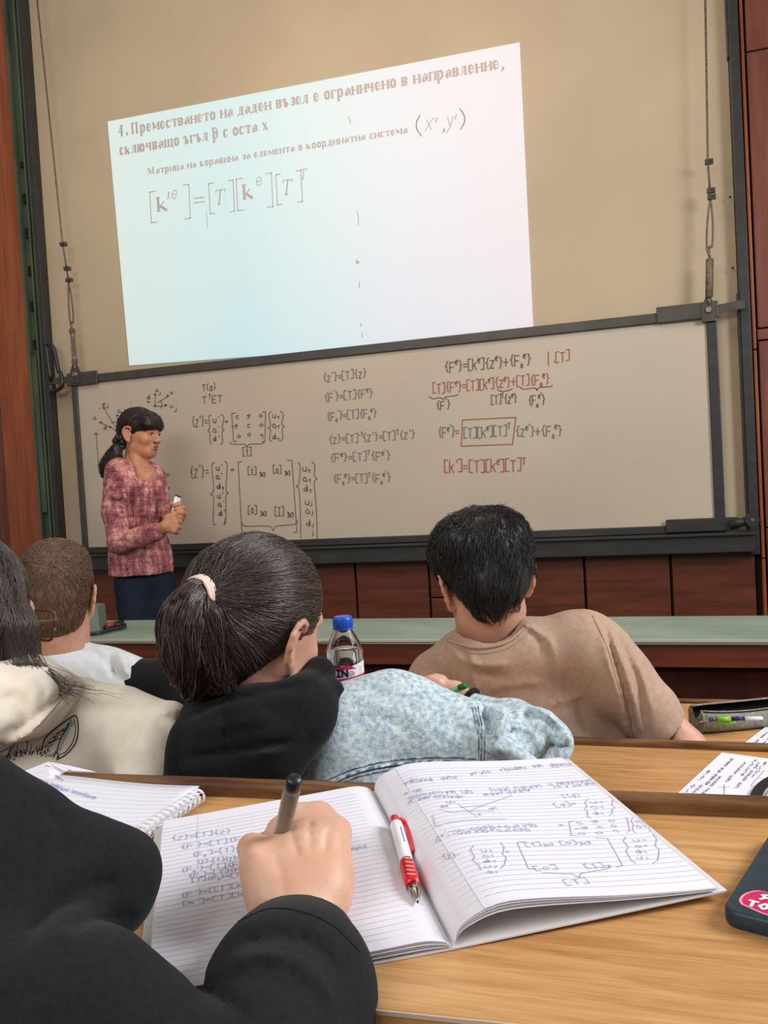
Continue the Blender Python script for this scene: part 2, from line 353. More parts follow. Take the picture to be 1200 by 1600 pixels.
def folds(lst, base=None):
    """cloth folds: lst of (px polyline, height mm, width px, depth limit); ridges > 0, grooves < 0, fading at both ends"""
    L = [(spline([(a, b, 0) for a, b in pts], 4)[:, :2], amp/1000*1.5, w*.85, dm) for pts, amp, w, dm in lst]
    def f(P):
        q = P-CAM; z = q@FW; x = 600+F*(q@RT)/z; y = 800-F*(q@UP)/z; out = base(P) if base else np.zeros(len(P))
        for pl, amp, w, dm in L:
            best = np.full(len(P), 1e9); tt = np.zeros(len(P)); n = len(pl)-1
            m = (x > pl[:, 0].min()-4*w) & (x < pl[:, 0].max()+4*w) & (y > pl[:, 1].min()-4*w) & (y < pl[:, 1].max()+4*w) & (z < dm)
            if not m.any(): continue
            xm, ym = x[m], y[m]; bm = best[m]; tm = tt[m]
            for i in range(n):
                a = pl[i]; d = pl[i+1]-a; l2 = max(d@d, 1e-9); t = np.clip(((xm-a[0])*d[0]+(ym-a[1])*d[1])/l2, 0, 1)
                dd = np.hypot(xm-a[0]-t*d[0], ym-a[1]-t*d[1]); k = dd < bm; bm[k] = dd[k]; tm[k] = (i+t[k])/n
            fade = np.minimum(1, np.minimum(tm, 1-tm)*5+.15); out[m] -= amp*fade/(1+(bm/w)**2)**1.6
        return out
    return f
def pc(*pts): return [CP(*p) for p in pts]
def KP(a, b, ra, rb=None, k=.02, op='u'):
    """tapered limb between two measured points (px, py, depth), radii in px at those depths"""
    rb = ra if rb is None else rb; return K(CP(*a), CP(*b), ra*a[2]/F, rb*b[2]/F, k, op)
def chain(pts, radii, k=.015, op='u'):
    return [K(pts[i], pts[i+1], radii[i], radii[i+1], k, op) for i in range(len(pts)-1)]
CAMB = np.array([RT, FW, UP]).T      # columns: picture right, away, up
def EP(c, rpx, rdep, k=.02, rot=0, op='u'):
    """ellipsoid measured at (px, py, depth): radii across/up in px, thickness in m, rot = roll in degrees (counter-clockwise seen by camera)"""
    a = math.radians(rot); R2 = CAMB@np.array([[math.cos(a), 0, -math.sin(a)], [0, 1, 0], [math.sin(a), 0, math.cos(a)]])
    return E(CP(*c), (rpx[0]*c[2]/F, rdep, rpx[1]*c[2]/F), R2, k, op)
def basis(fwd, up):
    f = np.array(fwd, float); f /= np.linalg.norm(f); u = np.array(up, float); r = np.cross(f, u); r /= np.linalg.norm(r); u = np.cross(r, f); return np.array([r, f, u]).T
def head_prims(c, m, s=1.0, ears=True, neck=True, fine=True):
    T = lambda *p: np.array(c)+m@(np.array(p)*s); P = []
    e = lambda p, r, k=.02, op='u', mm=None: P.append(E(T(*p), np.array(r)*s, m if mm is None else m@mm, k*s, op))
    kk = lambda a, b, ra, rb=None, k=.02, op='u': P.append(K(T(*a), T(*b), ra*s, (ra if rb is None else rb)*s, k*s, op))
    e((0, -.012, .022), (.074, .094, .086)); e((0, .025, -.035), (.060, .062, .082), .03); e((0, .052, -.088), (.030, .028, .022), .03)
    kk((-.045, .0, -.075), (-.02, .055, -.09), .016, k=.03); kk((.045, .0, -.075), (.02, .055, -.09), .016, k=.03)
    if neck: kk((0, -.022, -.06), (0, -.045, -.17), .050, .054, .03)
    if fine:
        kk((0, .082, .006), (0, .106, -.034), .007, .0105, .012); e((-.011, .098, -.038), (.008, .009, .007), .006); e((.011, .098, -.038), (.008, .009, .007), .006)
        kk((-.036, .074, .014), (.036, .074, .014), .010, k=.015)
        e((-.038, .058, -.034), (.022, .022, .02), .02); e((.038, .058, -.034), (.022, .022, .02), .02)
        e((-.031, .093, -.006), (.016, .014, .011), .010, 's'); e((.031, .093, -.006), (.016, .014, .011), .010, 's')
        e((-.030, .073, -.006), (.0125, .0125, .0125), .003); e((.030, .073, -.006), (.0125, .0125, .0125), .003)
        kk((-.018, .084, -.060), (.018, .084, -.060), .0065, k=.006); kk((-.016, .083, -.071), (.016, .083, -.071), .0075, k=.006)
        kk((-.022, .095, -.0655), (.022, .095, -.0655), .0022, k=.004, op='s')
    if ears:
        for sg in (-1, 1):
            a = sg*.42; mm = np.array([[math.cos(a), -math.sin(a), 0], [math.sin(a), math.cos(a), 0], [0, 0, 1]])
            e((sg*.0805, -.010, -.018), (.0045, .017, .030), .008, mm=mm); e((sg*.077, -.001, -.044), (.006, .008, .011), .008)
            rim = [(.079, .008, .004), (.081, .006, .014), (.085, -.004, .019), (.090, -.017, .015), (.0925, -.025, .002), (.0915, -.024, -.014), (.087, -.016, -.030), (.082, -.006, -.044)]
            for p, q in zip(rim, rim[1:]): kk((sg*p[0], p[1], p[2]), (sg*q[0], q[1], q[2]), .0042, k=.005)
            e((sg*.089, -.010, -.012), (.006, .009, .016), .005, 's', mm=mm)
    return P
def tubes3(paths, r0, r1, tint):
    """paths (N,K,3) -> three-sided strands"""
    N, Kn, _ = paths.shape; t = np.gradient(paths, axis=1); t /= np.linalg.norm(t, axis=-1, keepdims=True)+1e-9
    a = np.array([.31, .52, .79]); u = np.cross(t, a); u /= np.linalg.norm(u, axis=-1, keepdims=True)+1e-9; w = np.cross(t, u)
    rr = (r0+(r1-r0)*np.linspace(0, 1, Kn))[None, :, None]
    V = np.stack([paths+(u*math.cos(q)+w*math.sin(q))*rr for q in (0, 2.094, 4.189)], 2)
    V = V.reshape(-1, 3); base = (np.arange(N)*Kn*3)[:, None, None]+(np.arange(Kn-1)*3)[None, :, None]; k = np.arange(3)[None, None]
    k2 = (k+1) % 3; Q = np.stack([base+k, base+k2, base+3+k2, base+3+k], -1).reshape(-1, 4)
    return V, Q, np.repeat(tint, Kn*3)
def snap(prims, P, off=0.0, it=3):
    for _ in range(it):
        d, g = sgrad(prims, P); n = np.linalg.norm(g, axis=-1, keepdims=True)+1e-6; P = P-g/n/n*(d[..., None]-(off if np.isscalar(off) else off[..., None]))
    return P
# ---------------------------------------------------------------- lettering: stroke glyphs laid on a surface
HG = {'T': '0868 3830', 'F': '680800 0454', '[': '49090040', ']': '09494000', '{': '59383615343150', '}': '19383655343110', '=': '0353 0555', '+': '0464 3137',
 'z': '06560050', 'k': '0900 5603 2450', 'e': '0353553615022050', '0': '26040220424426', 's': '5626052444422000', 'c': '55361513205 0', 'u': '060220424640', 'v': '26040220504426',
 'p': '3900 250402205254451', 'i': '2620 2829', 'j': '36311000 3839', '1': '063830', '3': '08583454523000', 'I': '0848 2820 0040', "'": '2927', '.': '2122', ',': '2110', 't': '28213040 0646',
 '(': '39171330', ')': '19373310', 'x': '0650 0056', 'E': '58080050 0444', '-': '0444', '|': '2920', 'a': '55361513204055 5641', 'n': '0600 04264640', 'm': '0600 042624 20 244644 40', 'o': '26040220424426',
 'r': '0600 042646', 'l': '0900', 'd': '5935150311205 0', 'y': '062046 4610', 'q': '55361513204055 5550', 'b': '0900 04264640200 1', 'S': '5938281735543310', 'W': '0810354058 ', 'O': '38150312305256 38', 'U': '0802205258', 'V': '083058', 'N': '00085058', 'h': '0900 04264640', 'w': '061026 4056', '2': '0728485600 50', '4': '4048035 3', 'K': '0900 5804 1450', 'g': '55361513204055 5540 00', '~': '', ' ': ''}
def pairs(s): s = s.replace(' ', ''); return [(int(s[i]), int(s[i+1])) for i in range(0, len(s)-1, 2)]
_fix = {'c': ['553615132050'], 'p': ['4930', '25040221514355453525'], 'm': ['0600', '04262620', '24464440'], 'd': ['593515031120 50'], '2': ['072848560050'], '4': ['40480353'], 'b': ['0900', '042646402001'], 'O': ['3815031230525638'], 'w': ['0610264056'], 'W': ['0810354058'], 'd': ['5950', '55351503112050'], 'g': ['553615132040', '55540100']}
def glyph(ch): return [pairs(s) for s in (_fix.get(ch) or HG.get(ch, '').split())]
def ribbon(pts, w, nrm):
    """flat ribbon through 3-D pts lying on a surface with normal nrm"""
    V = []; Fc = []; pts = [np.array(p, float) for p in pts]
    for a, b in zip(pts, pts[1:]):
        d = b-a; L = np.linalg.norm(d)
        if L < 1e-7: continue
        d /= L; s = np.cross(nrm, d)*w/2; a2 = a-d*w*.3; b2 = b+d*w*.3; n = len(V); V += [a2-s, b2-s, b2+s, a2+s]; Fc.append((n, n+1, n+2, n+3))
    return V, Fc
def strokes_mesh(strokes, fn, w, nrm=None):
    """strokes: 2-D polylines; fn maps (u,v)->3-D; each line is a ribbon"""
    parts = []; k = 0
    for s in strokes:
        P = [fn(*q) for q in s]
        if nrm is None:
            a, b = s[0]; n = np.cross(fn(a+1e-3, b)-fn(a, b), fn(a, b+1e-3)-fn(a, b)); n /= np.linalg.norm(n)
        else: n = nrm
        k += 1; v, f = ribbon(P, w, n); v = [p+n*w*(.012*(k % 9)+.003*(j//4 % 4)) for j, p in enumerate(v)]
        if v: parts.append((v, f))
    return join(parts) if parts else None
def hand_text(text, h=1.0, adv=.78, jit=.05, r=None):
    """returns strokes in units of h with the pen starting at 0,0; ^x superscript, _x subscript"""
    r = r or random; out = []; x = 0; i = 0
    while i < len(text):
        ch = text[i]; sc = 1; dy = 0
        if ch in '^_' and i+1 < len(text): sc = .58; dy = .55 if ch == '^' else -.22; i += 1; ch = text[i]
        if ch == ' ': x += .5*h; i += 1; continue
        sl = r.uniform(-.03, .05); yy = r.uniform(-jit, jit)*h
        g = glyph(ch); wmax = max([q[0] for s in g for q in s] or [4])
        for s in g: out.append([(x+(a*.1*sc+b*.1*sc*sl)*h, dy*h+yy+b*.105*sc*h) for a, b in s])
        x += (wmax*.1+.2)*sc*h; i += 1
    return out, x
SG = {'4': '7|B4842 b4814 b1454', '.': '3|B2322', ',': '3|B2221 b2110', 'П': '8|B1812 B5852 b0868', 'р': '6|B1610 b152636 B36454332 b322213', 'е': '5.4|b1444 b44453626 B26151322 b223243', 'м': '7.4|B6662 b1612 B1633 b3366',
 'с': '5.2|b453626 B26151322 b223243', 'т': '6|B3632 b0656 b0605 b5655', 'в': '5.6|B1612 b1636 B364534 b1434 B344332 b1232', 'а': '5.6|b1525364 5 B4543 b4352 b4424 B241322 b2243', 'н': '6.4|B1612 B5652 b1454', 'о': '5.6|B26151322 B36454332 b2636 b2232',
 'д': '6.2|b0252 b0201 b5251 B4642 b2646 b262312', 'ъ': '6|B2622 b0626 b0605 b2434 B344332 b2232', 'з': '5|b152636 B364534 b2434 B344332 b322213', 'л': '6|B4642 b2646 b26231202', 'г': '5|B1612 b1646 b4645', 'и': '6.2|B1612 B5652 b1355',
 'ч': '6|B4642 B1614 b142444', 'п': '6.2|B1612 B5652 b1656', 'к': '6|B1612 b1424 b2445 B2442', 'ю': '8.2|B1612 b1434 B46353342 B56656352 b4656 b4252', 'щ': '9|B1612 B4642 B7672 b1282 b8281', 'ц': '6.4|B1612 B4642 b1252 b5251',
 'я': '6|B5652 b5626 B261524 b2454 b2412', 'х': '5.6|B1642 b4612', 'у': '5.6|B1632 b46322110', 'β': '6|B1810 b183847 b474535 b3525 B354643 b433222', 'М': '10|b1812 B1843 b4378 B7872', 'ь': '5.4|B1612 b1434 B344332 b1232',
 'k': '7|B1812 b1324 b2446 B2452', 'x': '6|b1642 b4612 b4656', 'y': '6|b1632 b463210', "'": '3|B1816', 'e': '5|b1444 b44453626 b26151322 b223243', 'T': '7|b0868 B3832 b0807 b6867', ' ': '3.4|', '(': '4|b39171311 b1130', ')': '4|b19373331 b3110', '[': '4|b39111030', ']': '4|b1939301 0'}
def serif_text(text, bold=True, slant=0):
    out = []; x = 0
    for ch in text:
        adv, body = SG[ch].split('|'); adv = float(adv)
        toks = []
        for t in body.replace(' 5', '5').replace(' 0', '0').split():
            toks.append(t)
        for t in toks:
            P = pairs(t[1:]); th = 1.25 if t[0] == 'B' else .5
            if not bold: th = .62 if t[0] == 'B' else .36
            Q = [(x+(a+(b-2)*slant), b-2) for a, b in P]; out.append((Q, th))
            if t[0] == 'B' and len(P) == 2 and P[0][0] == P[1][0] and abs(P[0][1]-P[1][1]) > 2:
                for a, b in Q: out.append(([(a-.95, b), (a+.95, b)], .45))
        x += adv
    return out, x
# ---------------------------------------------------------------- the setting
WY = 4.1                                     # front wall
def onwall(x, y, Y=WY): return PY(x, y, Y)
Z_POD, Z1, Z2, Z3 = .11, .755, .86, 1.04     # podium floor and the three desk tops
fl = obj('floor', join([box((-5, 1.9, -.1), (3, 4.2, 0))]), M['floor'], kind='structure')
obj('trim_podium', join([box((-5, 3.32, 0), (3, 4.2, Z_POD))]), M['floor'], kind='structure')
tiers = obj('floor_tier', join([box((-5, 1.28, -.1), (3, 1.9, .02)), box((-5, .55, -.1), (3, 1.28, .11)), box((-5, -1.5, -.1), (3, .55, .29))]), M['floor'], kind='structure')
wf = obj('wall_front', box((-5, WY+.02, -.05), (2.6, WY+.2, 5.2)), M['wallboard'], kind='structure')
XL, XR = -3.33, .49
# upper cream board surface fills the bay between the green channel and the right rail
cb = obj('cream_projection_wall', box((-3.19, WY-.012, .97), (XR-.02, WY+.018, 5.2)), M['wallboard'], wf)
# wainscot panels beneath the ledge
jx = [onwall(x, y)[0] for x, y in ((200, 930), (330, 930), (446, 930), (559, 930), (673, 925), (792, 922), (915, 920), (1049, 915))]
jx = [-3.2]+jx+[.50]
for i, (a, b) in enumerate(zip(jx, jx[1:])):
    for z0, z1 in ((.115, .765), (.772, .965)) if i in (5,) else ((.115, .965),):
        bevel(obj('panel', box((a+.006, WY-.02, z0), (b-.006, WY+.02, z1)), M['wains'], wf), .003)
obj('panel_backing', box((-3.2, WY+.0, .1), (.5, WY+.019, .98)), M['seam'], wf, label='dark seam board behind the panels')
# left: red-brown panels, orange pilaster
def vstrip(name, x0, x1, y0, y1, z0, z1, m, parent, bv=.004): return bevel(obj(name, box((x0, y0, z0), (x1, y1, z1)), m, parent), bv)
pl0 = onwall(15, 700)[0]
for z0, z1 in ((.11, .95), (.957, 2.1), (2.107, 3.6), (3.607, 5.2)):
    vstrip('panel', -4.35, pl0-.004, WY-.02, WY+.02, z0, z1, M['redpanel'], wf)
vstrip('pilaster', pl0, XL, WY-.05, WY+.02, .11, 5.2, M['pilaster'], wf)
# right pilaster in lengths and the red-brown panels beside it
pr1 = onwall(1160, 60)[0]
for z0, z1 in ((.11, .925), (.93, 1.86), (1.865, 5.2)):
    vstrip('pilaster', XR+.03, pr1, WY-.045, WY+.02, z0, z1, M['pilaster'], wf)
for z0, z1 in ((.11, 1.06), (1.066, 1.90), (1.96, 3.17), (3.176, 5.2)):
    vstrip('panel', pr1+.012, 1.3, WY-.02, WY+.02, z0, z1, M['redpanel'], wf)
vstrip('rail', pr1+.008, 1.3, WY-.022, WY+.02, 1.906, 1.954, M['redpanel'], wf)
for x, y in ((1158, 82), (1158, 310), (1162, 420)):
    p = onwall(x, y); obj('screw_head', lathe((p[0]-.05, WY-.045, p[2]), (0, -1, 0), ((0, .006), (.003, .005)), 8), M['seam'], wf)
obj('wall_backing', box((-4.4, WY+.0, .1), (XL, WY+.019, 5.2)), M['seam'], wf); obj('wall_backing', box((XR, WY+.0, .1), (1.3, WY+.019, 5.2)), M['seam'], wf)

# left green steel guide channel
g = thing('guide_channel', 'green steel guide channel running up the wall left of the whiteboard', 'rail', (XL+.07, WY-.02, .95))
vstrip('back_plate', XL+.002, XL+.075, WY-.03, WY+.012, .95, 5.1, M['green'], g, .002)
vstrip('flange', XL+.002, XL+.014, WY-.062, WY-.03, .95, 5.1, M['green'], g, .002)
vstrip('flange', XL+.066, XL+.078, WY-.062, WY-.03, .95, 5.1, M['green'], g, .002)
vstrip('slot_strip', XL+.080, XL+.098, WY-.026, WY+.0, .95, 5.1, M['seam'], g, .001)
vstrip('flange', XL+.099, XL+.112, WY-.07, WY-.0, .95, 5.1, M['green'], g, .002)
vstrip('edge_rail', XL+.112, XL+.14, WY-.075, WY-.0, .95, 5.1, M['blackmetal'], g, .002).__setitem__('label', 'black edge rail')
for py in (262, 312, 366, 425, 480, 540, 620, 680, 740):
    z = onwall(45, py)[2]; obj('bracket', box((XL+.030, WY-.045, z-.035 if py != 262 else z-.01), (XL+.056, WY-.031, z+.02)), M['seam'], g)
obj('bracket', box((XL+.016, WY-.05, onwall(58, 560)[2]-.9), (XL+.05, WY-.036, onwall(58, 560)[2])), M['green'], g)
# right black rail
g = thing('edge_rail', 'black steel rail running up the wall right of the whiteboard', 'rail', (XR, WY-.02, .95))
vstrip('rail', XR-.018, XR+.022, WY-.07, WY+.01, .95, 5.1, M['blackmetal'], g, .002)
vstrip('rail_sleeve', XR-.028, XR-.017, WY-.06, WY-.02, .98, 2.12, M['blackmetal'], g, .002)
vstrip('rail_sleeve', XR-.026, XR-.017, WY-.06, WY-.02, 3.15, 5.1, M['blackmetal'], g, .002)

# ledge under the whiteboard
g = thing('chalk_ledge', 'long black ledge rail beneath the whiteboard', 'ledge', (-1.3, WY-.05, .965))
LX0, LX1 = XL+.14, XR+.0
bevel(obj('front_board', box((LX0, WY-.11, .965), (LX1, WY-.012, 1.045)), M['blackmetal'], g), .004)
bevel(obj('shelf', box((LX0, WY-.13, 1.042), (LX1, WY-.012, 1.056)), M['blackmetal'], g), .003)
# ---------------------------------------------------------------- whiteboard hung on cables
BY = WY-.075
bl, br = PY(122, 605, BY)[0]-.0, PY(1110, 660, BY)[0]
bt = PY(565, 557, BY)[2]+.02; bb = 1.088
fwid = .05
g = thing('whiteboard', 'wide whiteboard in a dark metal frame covered with handwritten matrix formulas', 'whiteboard', ((bl+br)/2, BY, bb))
obj('writing_surface', box((bl-.01, BY-.004, bb), (br+.01, BY+.02, bt)), M['whiteboard'], g)
def bar(name, a, b, m='darkmetal', bv=.004, par=None): return bevel(obj(name, box(a, b), M[m], par or g), bv)
bar('frame_rail', (bl-.06, BY-.02, bt-.012), (br+.03, BY+.022, bt+.034))
bar('frame_post', (bl-.035, BY-.016, bb-.01), (bl, BY+.022, bt+.02))
bar('frame_post', (br, BY-.016, bb-.01), (br+.045, BY+.022, bt+.02), 'blackmetal')
bar('frame_rail', (bl-.035, BY-.016, bb-.03), (br+.045, BY+.022, bb+.006), 'blackmetal')
# corner brackets
bar('corner_bracket', (bl-.05, BY-.03, bt-.02), (bl+.15, BY-.018, bt+.052), 'darkmetal')
bar('corner_bracket', (br-.21, BY-.03, bt-.014), (br+.05, BY-.018, bt+.058), 'darkmetal')
bar('corner_bracket', (br-.21, BY-.03, bb-.025), (br+.10, BY-.018, bb+.035), 'blackmetal')
obj('slide_arm', prism([(br+.05, BY-.028, bt+.0), (br+.16, BY-.028, bt+.012), (br+.16, BY-.028, bt+.05), (br+.05, BY-.028, bt+.04)], (0, .012, 0)), M['darkmetal'], g)
obj('slide_arm', prism([(bl-.17, BY-.028, bt-.0), (bl-.05, BY-.028, bt-.0), (bl-.05, BY-.028, bt+.036), (bl-.17, BY-.028, bt+.036)], (0, .012, 0)), M['darkmetal'], g)
# guide shoe: rounded link at left, roller arm at bottom right
q = [(-.155, .02), (-.17, .24), (-.165, .262), (-.14, .262), (-.118, .22), (-.10, .09), (-.085, .06), (-.085, -.02), (-.15, -.045), (-.16, .0)]
obj('guide_loop', tube(spline([(bl+a, BY-.03, bt+b*.85) for a, b in q], 5), .012, 8), M['black'], g, smooth=True)
obj('roller_arm', tube([(br+.06, BY-.035, bb+.0), (br+.155, BY-.035, bb+.022)], .02, 10), M['blackmetal'], g, smooth=True)
obj('roller', lathe((br+.15, BY-.06, bb+.022), (0, 1, 0), ((0, .030), (.03, .030)), 20), M['blackmetal'], g); obj('roller_bolt', lathe((br+.15, BY-.064, bb+.022), (0, 1, 0), ((0, .007), (.006, .008)), 10), M['steel'], g)
def sus(name, label, xa, top, clips, tb0, tb1, sgn):
    """cable with clips, thimble loop, turnbuckle and lug"""
    c = thing(name, label, 'cable', (xa[0], BY-.03, bt+.03)); Y = BY-.035
    Pt = lambda x, y: PY(x, y, Y)
    lug = Pt(*xa); cx, cz = lug[0], lug[2]
    obj('lug', prism([(cx-.03, Y, cz-.05), (cx+.03, Y, cz-.05), (cx+.028, Y, cz+.02), (cx+.008, Y, cz+.06), (cx-.008, Y, cz+.06), (cx-.028, Y, cz+.02)], (0, .016, 0)), M['darkmetal'], c)
    obj('lug_bolt', lathe((cx, Y-.008, cz), (0, 1, 0), ((0, .012), (.009, .018)), 14), M['steel'], c)
    a, b = Pt(*tb0), Pt(*tb1)
    if sgn > 0:
        obj('turnbuckle', tube([a, a+(b-a)*.04, a+(b-a)*.96, b], [.008, .017, .017, .008], 10), M['rust'], c, smooth=True)
    else:
        s = V3(.011, 0, 0); pr = join([tube([a+s, b+s], .0055, 6), tube([a-s, b-s], .0055, 6), box(a-V3(.016, .008, .012), a+V3(.016, .008, .012)), box(b-V3(.016, .008, .012), b+V3(.016, .008, .012)), tube([a*.8+b*.2, b*.8+a*.2], .006, 6)])
        obj('turnbuckle', pr, M['rust'], c)
    obj('hook', tube([b, b*.5+Pt(*xa)*.5, Pt(*xa)+V3(0, 0, .03)], .008, 8), M['rust'], c, smooth=True)
    e = Pt(*clips[-1]); e2 = a+V3(0, 0, .05)
    obj('thimble', tube(spline([e, (e+e2)/2+V3(.012, 0, 0), e2+V3(.012, 0, 0), e2, a], 4), .005, 6), M['rust'], c, smooth=True)
    obj('thimble', tube(spline([e, (e+e2)/2-V3(.010, 0, 0), e2-V3(.010, 0, 0), a], 4), .005, 6), M['rust'], c, smooth=True)
    t = Pt(*top); t = t+(t-Pt(*clips[0]))*.6
    obj('wire_rope', tube([t, Pt(*clips[0]), Pt(*clips[-1])], .0048, 8), M['rust'], c, smooth=True)
    for q in clips:
        p = Pt(*q); obj('wire_clip', join([box(p-V3(.012, .012, .01), p+V3(.022, .012, .01)), tube([p+V3(.012, -.02, 0), p+V3(.012, .02, 0)], .005, 6)]), M['darkmetal'], c)
sus('suspension_cable', 'thin steel cable holding the left end of the whiteboard', (116.5, 585), (58, 0), [(98, 382), (104, 420), (107, 438)], (113, 517), (117, 565), -1)
sus('suspension_cable', 'steel cable with a grey turnbuckle holding the right end of the whiteboard', (1107, 484), (1102, 0), [(1106, 253), (1109, 298), (1110, 308)], (1109, 403), (1108, 466), 1)
# small white chalk stub on the ledge
p = PY(823, 843, WY-.12); s = thing('chalk_stub', 'small white chalk stub lying on the black ledge by the dark-haired man', 'chalk', (p[0], WY-.12, 1.056))
obj('chalk', lathe((p[0]-.03, WY-.11, 1.067), (1, .1, 0), ((0, .010), (.06, .011)), 10), M['white'], s)

# ---------------------------------------------------------------- projected slide
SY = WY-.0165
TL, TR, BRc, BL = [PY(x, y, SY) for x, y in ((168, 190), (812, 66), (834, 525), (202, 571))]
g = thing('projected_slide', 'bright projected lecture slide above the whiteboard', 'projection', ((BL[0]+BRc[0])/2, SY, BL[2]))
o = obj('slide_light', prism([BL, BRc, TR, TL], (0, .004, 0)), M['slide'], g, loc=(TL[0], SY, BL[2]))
TY = SY-.001; NRM = V3(0, -1, 0)
M['stext'] = mat('projected_lettering', (196, 178, 172), .7, .2)
def line_on(Y, p0, p1, st, width, h, unit=1.0):
    a, b = PY(*p0, Y), PY(*p1, Y); d = b-a; L = np.linalg.norm(d); d = d/L; up = V3(0, 0, 1); sx = L/width
    return lambda u, v: a+d*(u*sx)+up*(v*h)
def slide_line(text, p0, p1, hpx, name='lettering', bold=True, slant=0):
    st, wd = serif_text(text, bold, slant); a = PY(*p0, TY); h = hpx/6.0*(a@V3(0, 1, 0)/1)/F*1.08
    fn = line_on(TY, p0, p1, st, wd, h); parts = []
    for i_, (q, th) in enumerate(st):
        v, f = ribbon([fn(*c)+V3(0, -.00003*(i_ % 9), 0) for c in q], th*h*1.0, NRM); v = [p+V3(0, -.000004*k_, 0) for k_, p in enumerate(v)]
        if v: parts.append((v, f))
    obj(name, join(parts), M['stext'], g, kind='stuff')
slide_line('4. Преместването на даден възел е ограничено в направление,', (184, 213), (788, 105), 16.5)
slide_line('сключващо ъгъл β с оста х', (187, 242), (420, 202), 16.5)
slide_line('Матрица на коравина за елемента в координатна система', (231, 273), (638, 207), 10.5)
# formula
def seg(pts, wpx): return ribbon([PY(x, y, TY) for x, y in pts], wpx*WY/F, NRM)
fr = []
for L_, R_, t, b, dr in ((234, 243, 300, 348, 1), (295, 286, 288, 341, -1), (326, 334, 287, 334, 1), (364, 357, 281, 330, -1), (369, 379, 280, 329, 1), (424, 415, 270, 323, -1), (431, 438, 273, 320, 1), (470, 462, 266, 315, -1)):
    fr += [seg([(R_, t-(R_-L_)*.17), (L_, t), (L_+2.5, b), (R_+2.5, b-(R_-L_)*.1)], 1.6)]
fr += [seg([(303, 310), (319, 308)], 1.8), seg([(303, 317), (319, 315)], 1.8)]
fr += [seg([(264, 300), (262.5, 310)], 2.2), seg([(683, 184), (681, 191)], 2), seg([(713, 179), (711, 186)], 2)]
fr += [seg(spline([(657, 179), (651, 190), (651.5, 202), (659, 213)], 4), 1.8), seg(spline([(718, 169), (725, 180), (725.5, 191), (719, 203)], 4), 1.8)]
fr += [seg([(694, 200), (694, 204), (691, 208)], 2)]
fr = [f for f in fr if len(f[0])]
obj('formula_brackets', join(fr), M['stext'], g, kind='stuff')
for tx, p0, p1, h, bd, sl in (('k', (245, 330), (266, 327), 21, True, 0), ('e', (266, 311), (278, 309), 19, False, .2), ('T', (335, 320), (352, 318), 22, False, .25), ('k', (379, 311), (400, 308), 21, True, 0), ('e', (398, 291), (410, 289), 19, False, .2), ('T', (440, 305), (457, 303), 22, False, .25), ('T', (468, 281), (480, 279), 15, False, .25),
                                ('x', (662, 204), (680, 201), 22, False, .2), ('y', (695, 200), (712, 197), 22, False, .2)):
    slide_line(tx, p0, p1, h, 'formula_letter', bd, sl)
for x, y, a, b in ((544, 182, 548, 194), (322, 332, 324, 356), (563, 505, 564, 510), (565, 520, 566, 527), (558, 330, 560, 352), (561, 440, 561, 450)):
    obj('wall_scratch', seg([(x, y), ((x+a)/2+1, (y+b)/2), (a, b)], 1.1), M['wallboard'], g)
obj('mouse_pointer', join([prism([PY(556, 405, TY), PY(557, 413, TY), PY(562, 410, TY)], (0, -.001, 0))]), M['stext'], g)

# ---------------------------------------------------------------- handwriting on the whiteboard
WT = BY-.0065; wb = bpy.data.objects['whiteboard']; rr = random.Random(3)
def wline(text, p0, p1, hpx, m='mk', w=1.1, name='handwriting'):
    st, wd = hand_text(text, 1.0, r=rr); a, b = PY(*p0, WT), PY(*p1, WT); d = b-a; L = np.linalg.norm(d); d /= L; h = hpx*a[1]/F*1.05
    up = V3(.03, 0, 1); fn = lambda u, v: a+d*(u*L/wd)+up*(v*h)
    obj(name, strokes_mesh(st, fn, w*WY/F, NRM), M[m], wb, kind='stuff')
def wdraw(lines, m='mk', w=1.0, name='handwriting'):
    obj(name, join([ribbon([PY(x, y, WT) for x, y in l], w*WY/F, NRM) for l in lines]), M[m], wb, kind='stuff')
# A: black group
wline('T(a)', (316, 612), (338, 609), 13); wline('T^TET', (316, 631), (350, 628), 14)
wline("{z'}=", (300, 668), (326, 665), 19)
wdraw([spline([(330, 648), (326, 652), (328, 668), (325, 672), (328, 677), (328, 690), (331, 694)], 3), spline([(345, 647), (350, 652), (347, 668), (350, 671), (347, 676), (348, 690), (345, 694)], 3)])
for i, (t, y) in enumerate((("u'", 661), ("v'", 676), ("p'", 690))): wline(t, (333, y), (344, y-1), 10)
wline('=', (352, 662), (358, 661), 8)
wdraw([[(368, 645), (362, 646), (365, 690), (370, 689)], [(410, 644), (415, 643), (414, 689), (409, 690)]])
for t, x, y in (('c', 368, 654), ('s', 386, 653), ('0', 405, 652), ('-s', 362, 669), ('c', 386, 668), ('0', 406, 667), ('0', 371, 684), ('0', 387, 682), ('1', 406, 685)): wline(t, (x, y), (x+(7 if len(t) == 1 else 11), y-.5), 8)
wdraw([spline([(424, 643), (420, 648), (423, 664), (419, 668), (423, 672), (421, 686), (425, 690)], 3), spline([(438, 642), (443, 648), (440, 662), (444, 666), (441, 670), (442, 684), (438, 689)], 3), spline([(360, 690), (362, 694), (382, 694), (386, 699), (390, 694), (410, 693), (413, 689)], 3)])
for t, y in (("u_1", 653), ("v_1", 668), ("p_1", 687)): wline(t, (426, y), (437, y-1), 10)
wline('[t]', (380, 713), (394, 711), 15)
wline("{z'}=", (297, 748), (328, 744), 22)
wdraw([spline([(336, 722), (331, 728), (334, 765), (329, 772), (334, 778), (333, 815), (337, 820)], 3), spline([(351, 721), (355, 727), (353, 765), (357, 770), (353, 775), (353, 812), (349, 818)], 3)])
